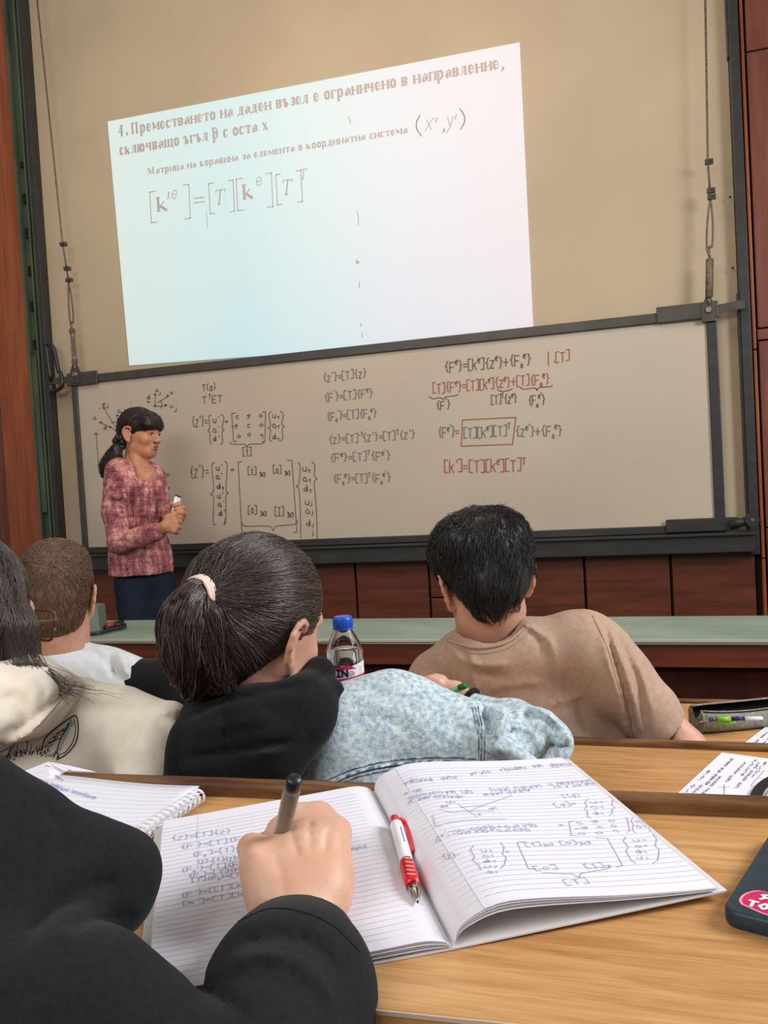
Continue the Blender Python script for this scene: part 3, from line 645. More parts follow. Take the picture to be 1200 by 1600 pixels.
for t, x, y in (("u'", 338, 735), ("v'", 338, 749), ("p_1", 339, 764), ("u'", 340, 779), ("v'", 341, 792), ("p'", 342, 806), ('i', 346, 820)): wline(t, (x, y), (x+11, y-1), 10, w=1.4)
wline('=', (361, 738), (368, 737), 9)
wdraw([[(378, 721), (372, 722), (378, 832), (383, 831)], [(449, 719), (456, 719), (464, 831), (459, 832)], spline([(378, 817), (384, 822), (420, 822), (427, 829), (432, 822), (460, 819), (465, 813)], 3)])
wline('[t] _3_x_3', (388, 742), (415, 741), 14); wline('[0] _3_x_3', (427, 740), (454, 739), 14); wline('[0] _3_x_3', (388, 803), (417, 802), 15); wline('[I] _3_x_3', (430, 806), (459, 804), 16)
wline('[T]', (419, 850), (434, 849), 16)
wdraw([spline([(466, 722), (469, 730), (467, 755), (463, 760), (467, 764), (469, 790), (470, 840)], 3), spline([(487, 721), (492, 727), (491, 742), (495, 748), (491, 754), (494, 790), (496, 845)], 3)])
for t, x, y in (('u_1', 473, 737), ('v_1', 474, 752), ('p_1', 475, 768), ('u_j', 477, 789), ('v_j', 478, 803), ('p_j', 479, 822), ('i', 483, 838)): wline(t, (x, y), (x+12, y-1), 11)
# small axis sketches
wdraw([[(184, 673), (162, 637)], [(183, 673), (157, 660)], [(184, 672), (183, 648)], [(150, 676), (155, 740)], [(241, 635), (260, 634)], [(242, 633), (243, 617)], [(246, 629), (263, 619)], spline([(174, 661), (180, 659), (184, 661)], 3), spline([(250, 625), (253, 631), (251, 638)], 3), [(147, 680), (150, 676), (153, 680)]], w=.9)
for x, y in ((162, 637), (157, 660), (172, 667), (182, 673), (242, 634), (259, 633), (242, 616), (262, 618), (232, 628), (183, 649)): wdraw([[(x-1.2, y), (x+1.2, y)]], w=2.6)
for t, x, y, h in (('0', 146, 656, 8), ("'", 153, 643, 6), ('g', 160, 634, 7), ('j', 165, 637, 7), ('v', 184, 645, 8), ('p', 162, 672, 9), ('x', 266, 616, 6), ('u', 266, 637, 6), ('j', 272, 643, 8), ('p', 230, 624, 8), ('v', 243, 612, 5), ('j', 247, 617, 6), ('3', 189, 650, 7)): wline(t, (x, y), (x+6, y-.5), h, w=1)
wline('u', (195, 643), (203, 642), 8, 'mkred', 1); wline("'", (204, 634), (206, 634), 5, 'mkred', 1)
wline('ma', (253, 744), (266, 743), 6, 'mkblue', 1.1); wline('ma', (254, 765), (267, 764), 6, 'mkblue', 1.1)
# B: faded blue list
for t, a, b in (("{z'}=[T]{z}", (505, 597), (574, 589)), ("{F^'}=[T]{F^e}", (507, 628), (584, 620)), ("{F_0^'}=[T]{F_0^e}", (511, 658), (590, 651)), ("{z}=[T]^-^1{z'}=[T]^T{z'}", (514, 694), (650, 685)), ("{F^e}=[T]^T{F^e^'}", (516, 722), (612, 718)), ("{F_0^e}=[T]^T{F_0^e^'}", (521, 755), (612, 753))):
    wline(t, a, b, 15, 'mkblue', 1.15)
# C: right-hand group
wline("{F^e}=[k^e]{z^e}+{F_0^e}", (695, 582), (831, 570), 18, 'mk', 1.2); wline('|', (855, 570), (859, 570), 21, 'mkred', 1.2); wline('.[T]', (864, 568), (892, 562), 16, 'mkred', 1.2)
wline("[T]{F^e}=[T][k^e]{z^e}+[T]{F_0^e}", (677, 615), (860, 599), 17, 'mkred', 1.2)
wdraw([spline([(671, 619), (676, 623), (688, 621), (692, 624), (697, 620), (712, 618), (716, 616)], 3), spline([(777, 608), (783, 611), (795, 610), (801, 607)], 3), spline([(813, 605), (818, 608), (836, 606), (839, 610), (843, 605), (860, 604), (863, 601)], 3)])
wline("{F^'}", (682, 641), (705, 639), 15); wline("[T]^T{z^e}", (768, 632), (809, 629), 15); wline("{F_0^e^'}", (826, 634), (853, 631), 16)
wline("{F^e^'}=", (685, 685), (719, 682), 18, 'mkblue', 1.3); wline("[T][k^e][T]^T", (725, 685), (799, 680), 17, 'mkblue', 1.3); wline("{z^e^'}+{F_0^e}", (806, 682), (880, 680), 17, 'mkblue', 1.3)
wdraw([[(723, 656), (806, 652), (801, 694), (721, 697), (722.5, 656)]], 'mkred', 1.2)
wline("[k']=[T][k^e][T]^T", (695, 738), (823, 736), 20, 'mkred', 1.35)

# ---------------------------------------------------------------- lecturer's counter
ZC = .81; CX0, CX1, CY0, CY1 = -3.4, 1.4, 2.80, 3.235
g = thing('lecture_counter', 'long green-topped counter with dark red-brown front before the whiteboard', 'counter', (-1, 3.0, 0))
bevel(obj('worktop', box((CX0, CY0, ZC-.02), (CX1, CY1, ZC)), M['green_lam'], g), .003)
obj('worktop_edge', box((CX0, CY0-.003, ZC-.010), (CX1, CY0, ZC-.003)), M['edge'], g)
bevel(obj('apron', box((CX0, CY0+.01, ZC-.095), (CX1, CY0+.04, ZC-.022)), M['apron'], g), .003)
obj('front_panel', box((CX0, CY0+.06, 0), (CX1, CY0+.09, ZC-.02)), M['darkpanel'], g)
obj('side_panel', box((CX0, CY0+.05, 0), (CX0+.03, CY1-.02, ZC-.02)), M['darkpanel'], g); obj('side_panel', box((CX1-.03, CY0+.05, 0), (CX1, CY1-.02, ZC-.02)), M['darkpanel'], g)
# box and cables on the counter
c = PZ(146, 992, ZC); c2 = PZ(158, 990, ZC)
g = thing('socket_box', 'grey-green sloped metal box on the counter behind the cropped-haired man', 'box', (c[0], c[1], ZC))
a, b, w_ = c+V3(-.10, .0, 0), PZ(157, 989, ZC), None
obj('casing', prism([a, b, b+V3(-.022, .02, .105), a+V3(.0, .02, .115)], (-0.035, .10, 0)), mat('grey_green_paint', (100, 112, 102), .5, .35), g)
g = thing('cable_bundle', 'black cable coil with a small orange plug on the green counter', 'cable', tuple(PZ(170, 985, ZC)))
obj('cable', tube(spline([PZ(x, y, ZC+.012) for x, y in ((138, 991), (155, 989), (175, 984), (192, 980), (194, 976), (180, 977), (165, 982))], 6), .008, 8), M['black'], g, smooth=True)
obj('cable', tube(spline([PZ(x, y, ZC+.012) for x, y in ((150, 973), (170, 975), (192, 970), (184, 975), (168, 979), (158, 982))], 6), .006, 8), M['black'], g, smooth=True)
obj('plug', tube([PZ(167, 978, ZC+.02), PZ(178, 975, ZC+.02)], [.011, .008], 10), mat('orange_plug', (150, 62, 40), .5), g, smooth=True)
obj('connector', tube([PZ(157, 981, ZC+.016), PZ(162, 979, ZC+.016)], .006, 8), M['steel'], g, smooth=True)

# ---------------------------------------------------------------- desk rows
def desk(label, z, y0, y1, x0, x1, lipz, seat=None, tilt=0):
    d = thing('bench_desk', label, 'desk', ((x0+x1)/2, (y0+y1)/2, z-.75))
    # tilt: y shift of the far edge along x, the rows are not quite parallel to the wall
    sk = lambda b: (np.array([p+V3(0, tilt*(p[0]), 0) for p in b[0]]), b[1])
    bevel(obj('desktop', sk(box((x0, y0, z-.022), (x1, y1, z))), M['oak'], d), .0012)
    obj('edge_strip', sk(box((x0, y0-.0012, z-.003), (x1, y0, z-.0002))), M['edge'], d)
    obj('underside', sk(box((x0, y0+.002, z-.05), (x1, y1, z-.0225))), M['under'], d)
    bevel(obj('rear_lip', sk(box((x0, y1, z-.05), (x1, y1+.022, z+lipz))), M['lip'], d), .004, 3)
    bevel(obj('front_panel', sk(box((x0, y1+.0, z-.74), (x1, y1+.02, z-.05))), M['darkpanel'], d), .003)
    return d
desk('nearest oak-topped bench desk with a worn dark rear lip, under the open notebook', Z3, .478, .797, -1.5, 1.0, .0135, tilt=.05)
desk('middle oak bench desk carrying the water bottle and the loose written sheet', Z2, 1.22, 1.545, -2.3, 1.2, .010, tilt=0)
desk('front-row oak bench desk carrying the grey pencil case', Z1, 1.86, 2.235, -2.8, 1.4, .008, tilt=.0)
def bench(label, z, y0, y1, x0, x1):
    d = thing('bench', label, 'bench', ((x0+x1)/2, (y0+y1)/2, z-.43)); bevel(obj('seat', box((x0, y0, z-.03), (x1, y1, z)), M['oak'], d), .006)
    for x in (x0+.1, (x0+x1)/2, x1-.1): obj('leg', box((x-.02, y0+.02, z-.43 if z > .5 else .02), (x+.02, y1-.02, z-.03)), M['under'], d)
bench('bench seat under the two women in the middle row', .54, .86, 1.16, -2.3, 1.2)
bench('bench seat under the two men in the front row', .45, 1.60, 1.84, -2.8, 1.4)
# ---------------------------------------------------------------- open ruled notebook
ZD = Z3
def bedz(y): return .0575*max(0.0, y-.535)          # the cover leans up onto the desk's rear lip
def PB(x, y, dz=0.0):
    z = ZD+dz
    for _ in range(6): p = PZ(x, y, z); z = ZD+dz+bedz(p[1])
    return p
S0, S1 = PZ(707, 1486, ZD), PB(582, 1240); S0[2] = S1[2] = ZD
def bed(p): p = np.array(p, float); p[2] += bedz(p[1]); return p
ev = (S1-S0); NH = np.linalg.norm(ev); ev /= NH; eu = V3(ev[1], -ev[0], 0)        # along spine, towards the right fore edge
NW = .208
def interp(u, xs, ys):
    """smooth (catmull) profile"""
    return float(np.interp(u, _px, _py))
def mkprof(xs, ys, n=12):
    s = spline([(x, y, 0) for x, y in zip(xs, ys)], n); return s[:, 0], s[:, 1]
RPX, RPY = mkprof([0, .003, .012, .032, .062, .125, .175, .2], [.0035, .012, .0185, .0245, .0225, .0125, .006, .0035])
LPX, LPY = mkprof([0, .006, .02, .05, .12, .2], [.0025, .006, .0085, .0080, .0068, .0055])
def right_pt(u, v, f=1.0, d=0.0):
    """u 0..1 across, v 0..1 up the page; f flattens towards the cover, d lowers"""
    x = u*.2; z = float(np.interp(x, RPX, RPY)); lift = 1-.10*v
    return bed(S0+ev*(v*NH)+eu*(x+.002)+V3(0, 0, z*lift*f+.0012-d+.0006))
def left_pt(u, v, f=1.0, d=0.0):
    x = u*.2; z = float(np.interp(x, LPX, LPY))
    return bed(S0+ev*(v*NH)-eu*(x+.001)+V3(0, 0, z*f+.0012-d+.0006))
nb = thing('notebook', 'large open ruled notebook full of blue handwritten formulas on the nearest desk', 'notebook', (S0[0], S0[1]+.1, ZD))
cov = []
for a, b in ((0, NW+.003), (-NW-.001, 0)):
    cov.append(thicken(grid(lambda u, v: bed(S0+ev*(v*(NH+.002))+eu*(a+(b-a)*u)+V3(0, 0, .0016)), 8, 12), (0, 0, -.0012)))
obj('cover', cov[0], M['cover'], nb); obj('cover', cov[1], M['cover'], nb)
usd = list(np.linspace(0, .12, 14))+list(np.linspace(.16, 1, 20))
# right block: sheets with an air gap under the bulge
for i, (f, wd, dv) in enumerate(((1.0, 1.0, 0), (.975, 1.004, .001), (.945, 1.0, -.001), (.915, 1.006, .002), (.885, .998, 0), (.855, 1.004, .001), (.80, 1.0, -.001))):
    g = grid(lambda u, v: right_pt(u*wd, v+dv*(1-2*v), f, 0)+V3(0, 0, -.0002*i), 34, 13, us=usd)
    obj('page', thicken(g, (0, 0, -.00018 if i else -.0006)), M['paper'], nb, smooth=False)
for i, (f, wd, dv) in enumerate(((1.0, 1.0, 0), (.84, 1.006, .001), (.68, .998, -.001), (.5, 1.004, .001), (.3, 1.0, 0))):
    g = grid(lambda u, v: left_pt(u*wd, v+dv, f, 0), 34, 13, us=usd)
    g = (g[0], [tuple(q[::-1]) for q in g[1]])
    obj('page', thicken(g, (0, 0, -.00018 if i else -.0005)), M['paper'], nb, smooth=False)
for o in nb.children:
    if o.name.startswith('page'): o.data.polygons.foreach_set('use_smooth', np.ones(len(o.data.polygons), bool)); o.data.set_sharp_from_angle(angle=.6)
# ruled lines and margins (flat print)
def curved(fn, a, b, w, n=20):
    P = [fn(a[0]+(b[0]-a[0])*t, a[1]+(b[1]-a[1])*t)+V3(0, 0, .0003) for t in np.linspace(0, 1, n)]; return ribbon(P, w, V3(0, 0, 1))
rl = [curved(right_pt, (.03, v), (1, v), .00055, 26) for v in np.arange(.045, .95, .0268)]; ll = [curved(left_pt, (.03, v), (1, v), .00055, 14) for v in np.arange(.045, .95, .0268)]
obj('page_rules', join(rl+[curved(right_pt, (.115, 0), (.115, 1), .0007)]), M['rule'], nb, kind='stuff'); obj('page_rules', join(ll+[curved(left_pt, (.84, 0), (.84, 1), .0007)]), M['rule'], nb, kind='stuff')
# map a measured pixel to page coordinates (numeric inverse)
def page_uv(fn, x, y):
    u, v = .5, .5
    for _ in range(25):
        p = np.array(px(fn(u, v))); e = np.array([x, y])-p
        if abs(e).max() < .05: break
        J = np.array([np.array(px(fn(u+1e-3, v)))-p, np.array(px(fn(u, v+1e-3)))-p]).T/1e-3
        d = np.linalg.lstsq(J, e, rcond=None)[0]; u = min(max(u+d[0], -.02), 1.02); v = min(max(v+d[1], -.02), 1.02)
    return u, v
r2 = random.Random(11)
def pwrite(fn, text, p0, p1, hpx, m='ink', w=.00055, sgn=1, par=nb):
    (u0, v0), (u1, v1) = page_uv(fn, *p0), page_uv(fn, *p1); st, wd = hand_text(text, 1, r=r2, jit=.03); hv = .85*hpx*abs(px(fn(u0, v0))[1]-px(fn(u0, min(v0+.01, 1)))[1])**-1*.01
    f2 = lambda a, b: fn(u0+(u1-u0)*a/wd, v0+(v1-v0)*a/wd+b*hv)+V3(0, 0, .0004)
    obj('handwriting', strokes_mesh(st, f2, w, V3(0, 0, 1)), M[m], par, kind='stuff')
def pdraw(fn, lines, m='ink', w=.00055, par=nb):
    ps = []
    for l in lines:
        uv = [page_uv(fn, *q) for q in l]; P = []
        for (a, b), (c, d) in zip(uv, uv[1:]):
            for t in np.linspace(0, 1, 6): P.append(fn(a+(c-a)*t, b+(d-b)*t)+V3(0, 0, .0004))
        ps.append(ribbon(P, w, V3(0, 0, 1)))
    obj('handwriting', join(ps), M[m], par, kind='stuff')
def scrawl(n, r=r2):
    return ' '.join(''.join(r.choice('uneomrayplhgb') for _ in range(k)) for k in n)
R_ = right_pt; L_ = left_pt
for n, a, b, h in (((6,), (633, 1227), (680, 1221), 8), ((4,), (690, 1219), (718, 1216), 7), ((5,), (736, 1212), (770, 1208), 7), ((6,), (785, 1206), (825, 1201), 7), ((3,), (834, 1200), (850, 1198), 7), ((6,), (862, 1199), (915, 1193), 8),
                   ((1, 2), (633, 1243), (662, 1236), 6), ((9, 2), (642, 1252), (742, 1240), 8), ((4, 5), (770, 1238), (850, 1230), 8), ((1, 8), (860, 1228), (948, 1217), 7), ((1, 9), (640, 1258), (730, 1248), 7), ((9,), (758, 1244), (832, 1236), 6), ((2, 1, 6), (868, 1232), (946, 1223), 5)):
    pwrite(R_, scrawl(n), a, b, h, 'ink')
pwrite(R_, "u'-u_1 cosb+v_1sinb", (686, 1310), (842, 1292), 7); pwrite(R_, "v'--u_1sinb+v_1cosb", (682, 1317), (832, 1299), 7)
pdraw(R_, [[(676, 1274), (680, 1292), (792, 1280)], [(690, 1266), (705, 1270), (730, 1268)], [(732, 1268), (800, 1243)], [(732, 1268), (715, 1256)], [(732, 1268), (772, 1268)], [(732, 1268), (745, 1276)], [(720, 1262), (760, 1258)], [(690, 1262), (700, 1258)]])
for t, a, b, h in (('u_1', (700, 1256), (712, 1254), 6), ('x', (748, 1275), (755, 1274), 6), ('un', (766, 1266), (778, 1264), 5), ('v_a', (690, 1262), (700, 1260), 5), ('T(a)', (880, 1248), (910, 1245), 8), ('[a]=', (870, 1262), (905, 1258), 8)): pwrite(R_, t, a, b, h)
pdraw(R_, [[(921, 1248), (914, 1253), (917, 1262), (913, 1265), (918, 1268), (918, 1276), (924, 1279)], [(952, 1244), (958, 1249), (956, 1258), (961, 1262), (956, 1266), (957, 1271), (951, 1275)],
           [(897, 1283), (889, 1284), (893, 1306), (902, 1306)], [(976, 1278), (980, 1279), (984, 1299), (980, 1301)], [(990, 1278), (986, 1282), (990, 1290), (988, 1298), (994, 1302)], [(1009, 1276), (1014, 1281), (1012, 1288), (1018, 1291), (1016, 1300)],
           [(740, 1322), (735, 1328), (742, 1340), (738, 1344), (748, 1352), (752, 1360)], [(782, 1317), (788, 1324), (785, 1335), (791, 1340), (788, 1352), (782, 1358)], [(822, 1315), (808, 1317), (826, 1358), (838, 1358)], [(930, 1310), (949, 1310), (973, 1353), (964, 1355)],
           [(978, 1308), (974, 1314), (982, 1324), (978, 1330), (986, 1344), (994, 1350)], [(1020, 1304), (1026, 1311), (1024, 1322), (1030, 1328), (1028, 1344), (1020, 1350)], [(846, 1364), (895, 1366), (904, 1372), (908, 1365), (948, 1358), (952, 1354)]])
for t, a, b, h in (('u_1', (925, 1256), (943, 1254), 7), ('v_1', (926, 1264), (944, 1262), 7), ('p_1', (930, 1274), (944, 1272), 7), ('c s 0', (901, 1288), (966, 1284), 6), ('-s c 0', (900, 1297), (968, 1292), 6), ('0 0 1', (906, 1305), (972, 1301), 6), ('=', (876, 1292), (884, 1291), 6),
                   ('u_1', (995, 1286), (1008, 1284), 6), ('v_1', (997, 1294), (1010, 1292), 6), ('{z}-', (694, 1344), (722, 1340), 11), ('u_1', (754, 1332), (770, 1330), 6), ('v_1', (756, 1340), (772, 1338), 6), ('p_1', (757, 1349), (776, 1346), 6), ('u_j', (759, 1357), (778, 1354), 6), ('v_j', (763, 1365), (778, 1363), 6),
                   ('=', (792, 1334), (800, 1333), 7), ('[t]_3_x_3', (824, 1324), (866, 1320), 8), ('[0]_3_x_3', (878, 1321), (924, 1317), 8), ('[0]', (838, 1361), (876, 1358), 9), ('[I]_3', (918, 1358), (956, 1354), 9), ('u_1', (992, 1316), (1010, 1313), 6), ('v_1', (994, 1325), (1012, 1322), 6), ('p_1', (996, 1334), (1012, 1332), 7), ('u_j', (998, 1343), (1014, 1341), 6), ('[T]', (886, 1384), (925, 1380), 11)):
    pwrite(R_, t, a, b, h)
for t, a, b, h in (('{z}=[T]{z}', (268, 1314), (363, 1302), 10), ("{F^'}=[T]{F_0}", (282, 1328), (395, 1312), 10), ("{F_0'}=[T]{F_0}", (301, 1340), (398, 1326), 10), ('{z}-[T]{z}=[T]', (308, 1351), (396, 1341), 9), ("{F_0'}=[T]{F'}", (283, 1364), (388, 1352), 10), ('{F_0}=[T]{F_0}', (294, 1373), (390, 1360), 9), ('[T]{F_0}=[T]{', (300, 1379), (392, 1368), 8), ("{F'}=[[T][k]", (282, 1404), (388, 1384), 10), ("[k']=[T][k]", (286, 1416), (392, 1398), 9), ('zu=z', (548, 1330), (576, 1324), 7)):
    pwrite(lambda u, v: left_pt(1-u, v), t, a, b, h)

# ---------------------------------------------------------------- red and white ballpoint in the gutter
A_, B_ = left_pt(.10, .80)+V3(0, 0, .006), left_pt(.035, .24)+V3(0, 0, .006)
A_ = PB(617, 1281, .0155); B_ = PB(653, 1411, .0125)
pd = B_-A_; PL = np.linalg.norm(pd); pd /= PL
pen = thing('ballpoint_pen', 'white ballpoint pen with red grip and red clip lying in the notebook gutter', 'pen', tuple((A_+B_)/2-V3(0, 0, .006)))
seg_ = lambda n, pr, m, **k: obj(n, lathe(A_, pd, pr, 18), M[m], pen, smooth=True, **k)
seg_('clicker', ((-.003, .0025), (-.002, .0042), (.006, .0046), (.010, .0052)), 'red', label='red clicker end')
seg_('barrel', ((.009, .0052), (.012, .0056), (.05, .0056), (PL*.57, .0054)), 'white')
seg_('grip', ((PL*.56, .0056), (PL*.60, .0062), (PL*.66, .0056), (PL*.72, .0063), (PL*.78, .0058), (PL*.83, .0056)), 'red', label='red rubber grip')
seg_('tip_cone', ((PL*.83, .0052), (PL*.9, .0042), (PL*.965, .0018), (PL*.985, .0010)), 'chrome', label='chrome tip')
seg_('nib', ((PL*.98, .0009), (PL, .0005)), 'black')
side = -np.cross(pd, V3(0, 0, 1)); side /= -np.linalg.norm(side)
cs_ = spline([A_+pd*.004+side*-.004+V3(0, 0, .002), A_+pd*.010+side*-.0085, A_+pd*.03+side*-.0088, A_+pd*.050+side*-.0068, A_+pd*.056+side*-.0058], 5)
obj('clip', tube(cs_, .0021, 8), M['red'], pen, smooth=True, label='curved red clip')
for i in range(5):
    c0 = A_+pd*(PL*(.60+.045*i))+V3(0, 0, .0062)+side*(-.001+.0003*i)
    obj('grip_mark', ribbon([c0-side*.0028+pd*.0012, c0+side*.0002, c0+side*.0028-pd*.001], .0009, V3(0, 0, 1)), M['white'], pen)
c0 = A_+pd*.024+V3(0, 0, .0057)
obj('barrel_print', ribbon([c0-side*.002, c0-side*.002+pd*.026], .0009, V3(0, 0, 1)), M['ink'], pen)

# ---------------------------------------------------------------- spiral notebook half under the arm
ZS = ZD+.017
q = [PZ(22, 1208, ZS), PZ(312, 1228, ZS), PZ(214, 1292, ZS), PZ(22, 1330, ZS)]
sb = thing('spiral_notebook', 'open spiral notebook with curling white pages at the far left of the nearest desk', 'notebook', (q[1][0]-.1, q[1][1]-.03, ZD))
def sp(u, v, lift=0.0, cu=1):      # u 0 left .. 1 coil, v 0 near .. 1 far
    p = (q[3]*(1-u)+q[2]*u)*(1-v)+(q[0]*(1-u)+q[1]*u)*v
    return np.array([p[0], p[1], ZD+.0015+(.0145-.0105*min(1, max(0, (u-.0)))**2)*0+(.006+.010*v)*cu+.004*math.sin(u*5+v)*.5+lift])
for i, cu in enumerate((1.0, .8, .6, .4)):
    g = grid(lambda u, v: sp(u, v, 0, cu)+eu*0+V3(.001*i, -.001*i, 0), 16, 8); obj('page', thicken((g[0], [tuple(x[::-1]) for x in g[1]]), (0, 0, -.0003)), M['paper'], sb, smooth=True)
g = grid(lambda u, v: np.array([*(sp(u, v)[:2]), ZD+.0012]), 3, 3); obj('cover', thicken(g, (0, 0, -.001)), M['cover'], sb)
# folded, dog-eared corner sheet standing over the page
P_ = lambda x, y, z: PZ(x, y, ZD+z)
obj('folded_sheet', thicken(([P_(30, 1208, .020), P_(75, 1190, .030), P_(114, 1199, .022), P_(78, 1219, .018)], [(0, 1, 2, 3)]), (0, 0, -.0005)), M['paper'], sb)
obj('folded_sheet', thicken(([P_(75, 1190, .0301), P_(112, 1197, .026), P_(150, 1206, .022), P_(114, 1204, .0235)], [(0, 1, 2, 3)]), (0, 0, -.0005)), M['paper'], sb)
for k in range(12):
    t = (k+.6)/12.6; c = sp(1, t, 0, .6); c[2] = ZD+.0085; ax = V3(1, .15, 0); ax /= np.linalg.norm(ax)
    for dd in (-.0008, .0012):
        ring = [c+(q[1]-q[2])/np.linalg.norm(q[1]-q[2])*dd+V3(ax[0]*math.cos(a)*.008+.001, ax[1]*math.cos(a)*.008, math.sin(a)*.0078) for a in np.linspace(.4, 6.6, 16)]
        obj('coil_ring', tube(ring, .0007, 5), M['white'], sb, smooth=True)
spf = lambda u, v: sp(u, v, .0006)
rs = [curved(spf, (0, v), (.97, v), .0005, 10) for v in np.arange(.06, .98, .07)]
obj('page_rules', join(rs), M['rule'], sb, kind='stuff')
pwrite(spf, scrawl((9, 7)), (60, 1225), (150, 1249), 7, 'ink', .0007, par=sb); pwrite(spf, scrawl((5,)), (75, 1204), (100, 1222), 6, 'inkb', .0006, par=sb); pwrite(spf, scrawl((5, 3)), (50, 1216), (95, 1232), 6, 'ink', .0006, par=sb)
obj('pink_mark', ribbon([P_(71, 1196, .0296), P_(79, 1198, .0285)], .002, V3(0, 0, 1)), mat('pink_pen', (214, 90, 150), .6), sb)

# ---------------------------------------------------------------- phone in a dark teal case
zt = ZD+.0125
c0 = PZ(1131, 1419, zt); cl = PZ(1206, 1300, zt); dv_ = cl-c0; dv_[2] = 0; dv_ /= np.linalg.norm(dv_); du_ = V3(dv_[1], -dv_[0], 0)
PWd, PLn = .078, .160
ph = thing('smartphone', 'smartphone lying face down in a dark teal case with a pink sticker', 'phone', tuple(V3(*c0[:2], ZD)+du_*.039+dv_*.08))
def rrect(w, l, r, n=6, ins=0):
    P = []
    for cx, cy, a0 in ((w-r, r, -90), (w-r, l-r, 0), (r, l-r, 90), (r, r, 180)):
        for k in range(n+1): a = math.radians(a0+90*k/n); P.append((cx+math.cos(a)*(r-ins), cy+math.sin(a)*(r-ins)))
    return P
org = V3(c0[0], c0[1], ZD)-du_*.0015-dv_*.0015
V = []; zs = [(.0005, .0012), (.0025, 0), (.0102, 0), (.0120, .0008), (.0127, .0028)]
for z, ins in zs: V += [org+du_*a+dv_*b+V3(0, 0, z) for a, b in rrect(PWd, PLn, .011, 6, ins)]
n = 28; Fc = [(i*n+k, i*n+(k+1) % n, (i+1)*n+(k+1) % n, (i+1)*n+k) for i in range(len(zs)-1) for k in range(n)]+[tuple(range(n))[::-1], tuple(range((len(zs)-1)*n, len(zs)*n))]
o = obj('case', (np.array(V), Fc), M['phone'], ph, smooth=True); o.data.set_sharp_from_angle(angle=.9)
pt = lambda a, b, z=.0129: org+du_*a+dv_*b+V3(0, 0, z)
obj('charging_port', prism([pt(.034, -.0002, .0035), pt(.044, -.0002, .0035), pt(.044, -.0002, .0062), pt(.034, -.0002, .0062)], dv_*.001), M['seam'], ph)
cb_ = obj('camera_bump', prism([pt(a, b, .0122) for a, b in [(x+.008, y+.112) for x, y in rrect(.034, .036, .008)]], (0, 0, .002)), M['phone'], ph)
for a, b in ((.019, .138), (.019, .122), (.033, .130)): obj('lens', lathe(pt(a, b, .0141), (0, 0, 1), ((0, .0062), (.001, .0062), (.0011, .0045)), 18), M['black'], ph)
st_o = [(.010, .012), (.030, .0055), (.056, .007), (.066, .016), (.064, .030), (.050, .036), (.044, .044), (.034, .043), (.030, .037), (.016, .038), (.0085, .028), (.0075, .018)]
so = [pt(a, b, .0128) for a, b, _ in spline([(a, b, 0) for a, b in st_o+[st_o[0]]], 4)[:-1]]
obj('sticker_rim', prism(so, (0, 0, .0003)), mat('pale_pink_rim', (228, 150, 176), .35), ph)
cc = sum(so)/len(so); obj('sticker', prism([cc+(p-cc)*.93+V3(0, 0, .0002) for p in so], (0, 0, .0003)), M['pink'], ph)
def stick(tx, a, b, h):
    s_, wd = hand_text(tx, 1, jit=0, r=random.Random(5)); obj('sticker_lettering', strokes_mesh(s_, lambda x, y: pt(a+x*h, b+y*h, .0136), .0022, V3(0, 0, 1)), M['white'], ph, kind='stuff')
stick('SW', .019, .0245, .0088); stick('TOU', .014, .0115, .0095)

# ---------------------------------------------------------------- loose written sheet and black strap on the middle desk
Q = [PZ(1050, 1249, Z2), PZ(1128, 1178, Z2), PZ(1262, 1196, Z2), PZ(1212, 1262, Z2)]
sh = thing('written_sheet', 'loose white sheet with sideways handwriting on the middle desk at the edge', 'paper', tuple(Q[0]))
shf = lambda u, v: ((Q[0]*(1-u)+Q[3]*u)*(1-v)+(Q[1]*(1-u)+Q[2]*u)*v)+V3(0, 0, .0012+.0015*v)
obj('sheet', thicken(grid(shf, 4, 4), (0, 0, -.0008)), M['paper'], sh)
def shw(tx, u, v0, v1, h, w=.0009):
    s_, wd = hand_text(tx, 1, r=r2, jit=.03); fn = lambda a, b: shf(u-b*h, v0+(v1-v0)*a/wd)+V3(0, 0, .0004); obj('handwriting', strokes_mesh(s_, fn, w, V3(0, 0, 1)), M['inkb'], sh, kind='stuff')
for u, a, b in ((.09, .04, .62), (.16, .02, .30), (.20, .30, .90), (.26, .04, .5), (.37, .40, .86), (.46, .55, .95), (.52, .30, .9), (.58, .55, .95)):
    shw(scrawl([r2.randint(3, 7) for _ in range(max(1, int((b-a)*5)))]), u, a, b, .045)
obj('handwriting', join([ribbon([shf(*p)+V3(0, 0, .0004) for p in l], .0007, V3(0, 0, 1)) for l in ([(.38, .30), (.48, .06)], [(.33, .28), (.43, .30)], [(.36, .34), (.40, .25)], [(.42, .10), (.55, .10)], [(.62, .36), (.62, .72), (.80, .72), (.80, .36), (.62, .36)], [(.62, .55), (.80, .55)], [(.71, .36), (.71, .72)])]), M['inkb'], sh, kind='stuff')
stp = thing('strap', 'black strap with a white stripe lying across the written sheet', 'strap', tuple(PZ(1190, 1245, Z2+.004)))
sc_ = spline([PZ(x, y, Z2+.006) for x, y in ((1178, 1256), (1184, 1238), (1196, 1224), (1215, 1214), (1240, 1210))], 5)
def band(c, w, z):
    t = np.gradient(c, axis=0); s = np.cross(t, V3(0, 0, 1)); s /= np.linalg.norm(s, axis=1)[:, None]; n = len(c); V = np.vstack([c-s*w/2, c+s*w/2])+V3(0, 0, z); return thicken((V, [(i, i+1, n+i+1, n+i) for i in range(n-1)]), (0, 0, .0015))
obj('band', band(sc_, .016, 0), M['black'], stp); obj('stripe', band(sc_+V3(.016, -.002, 0), .003, .0002), M['white'], stp); obj('band', band(sc_+V3(.028, -.004, 0), .018, 0), M['black'], stp)

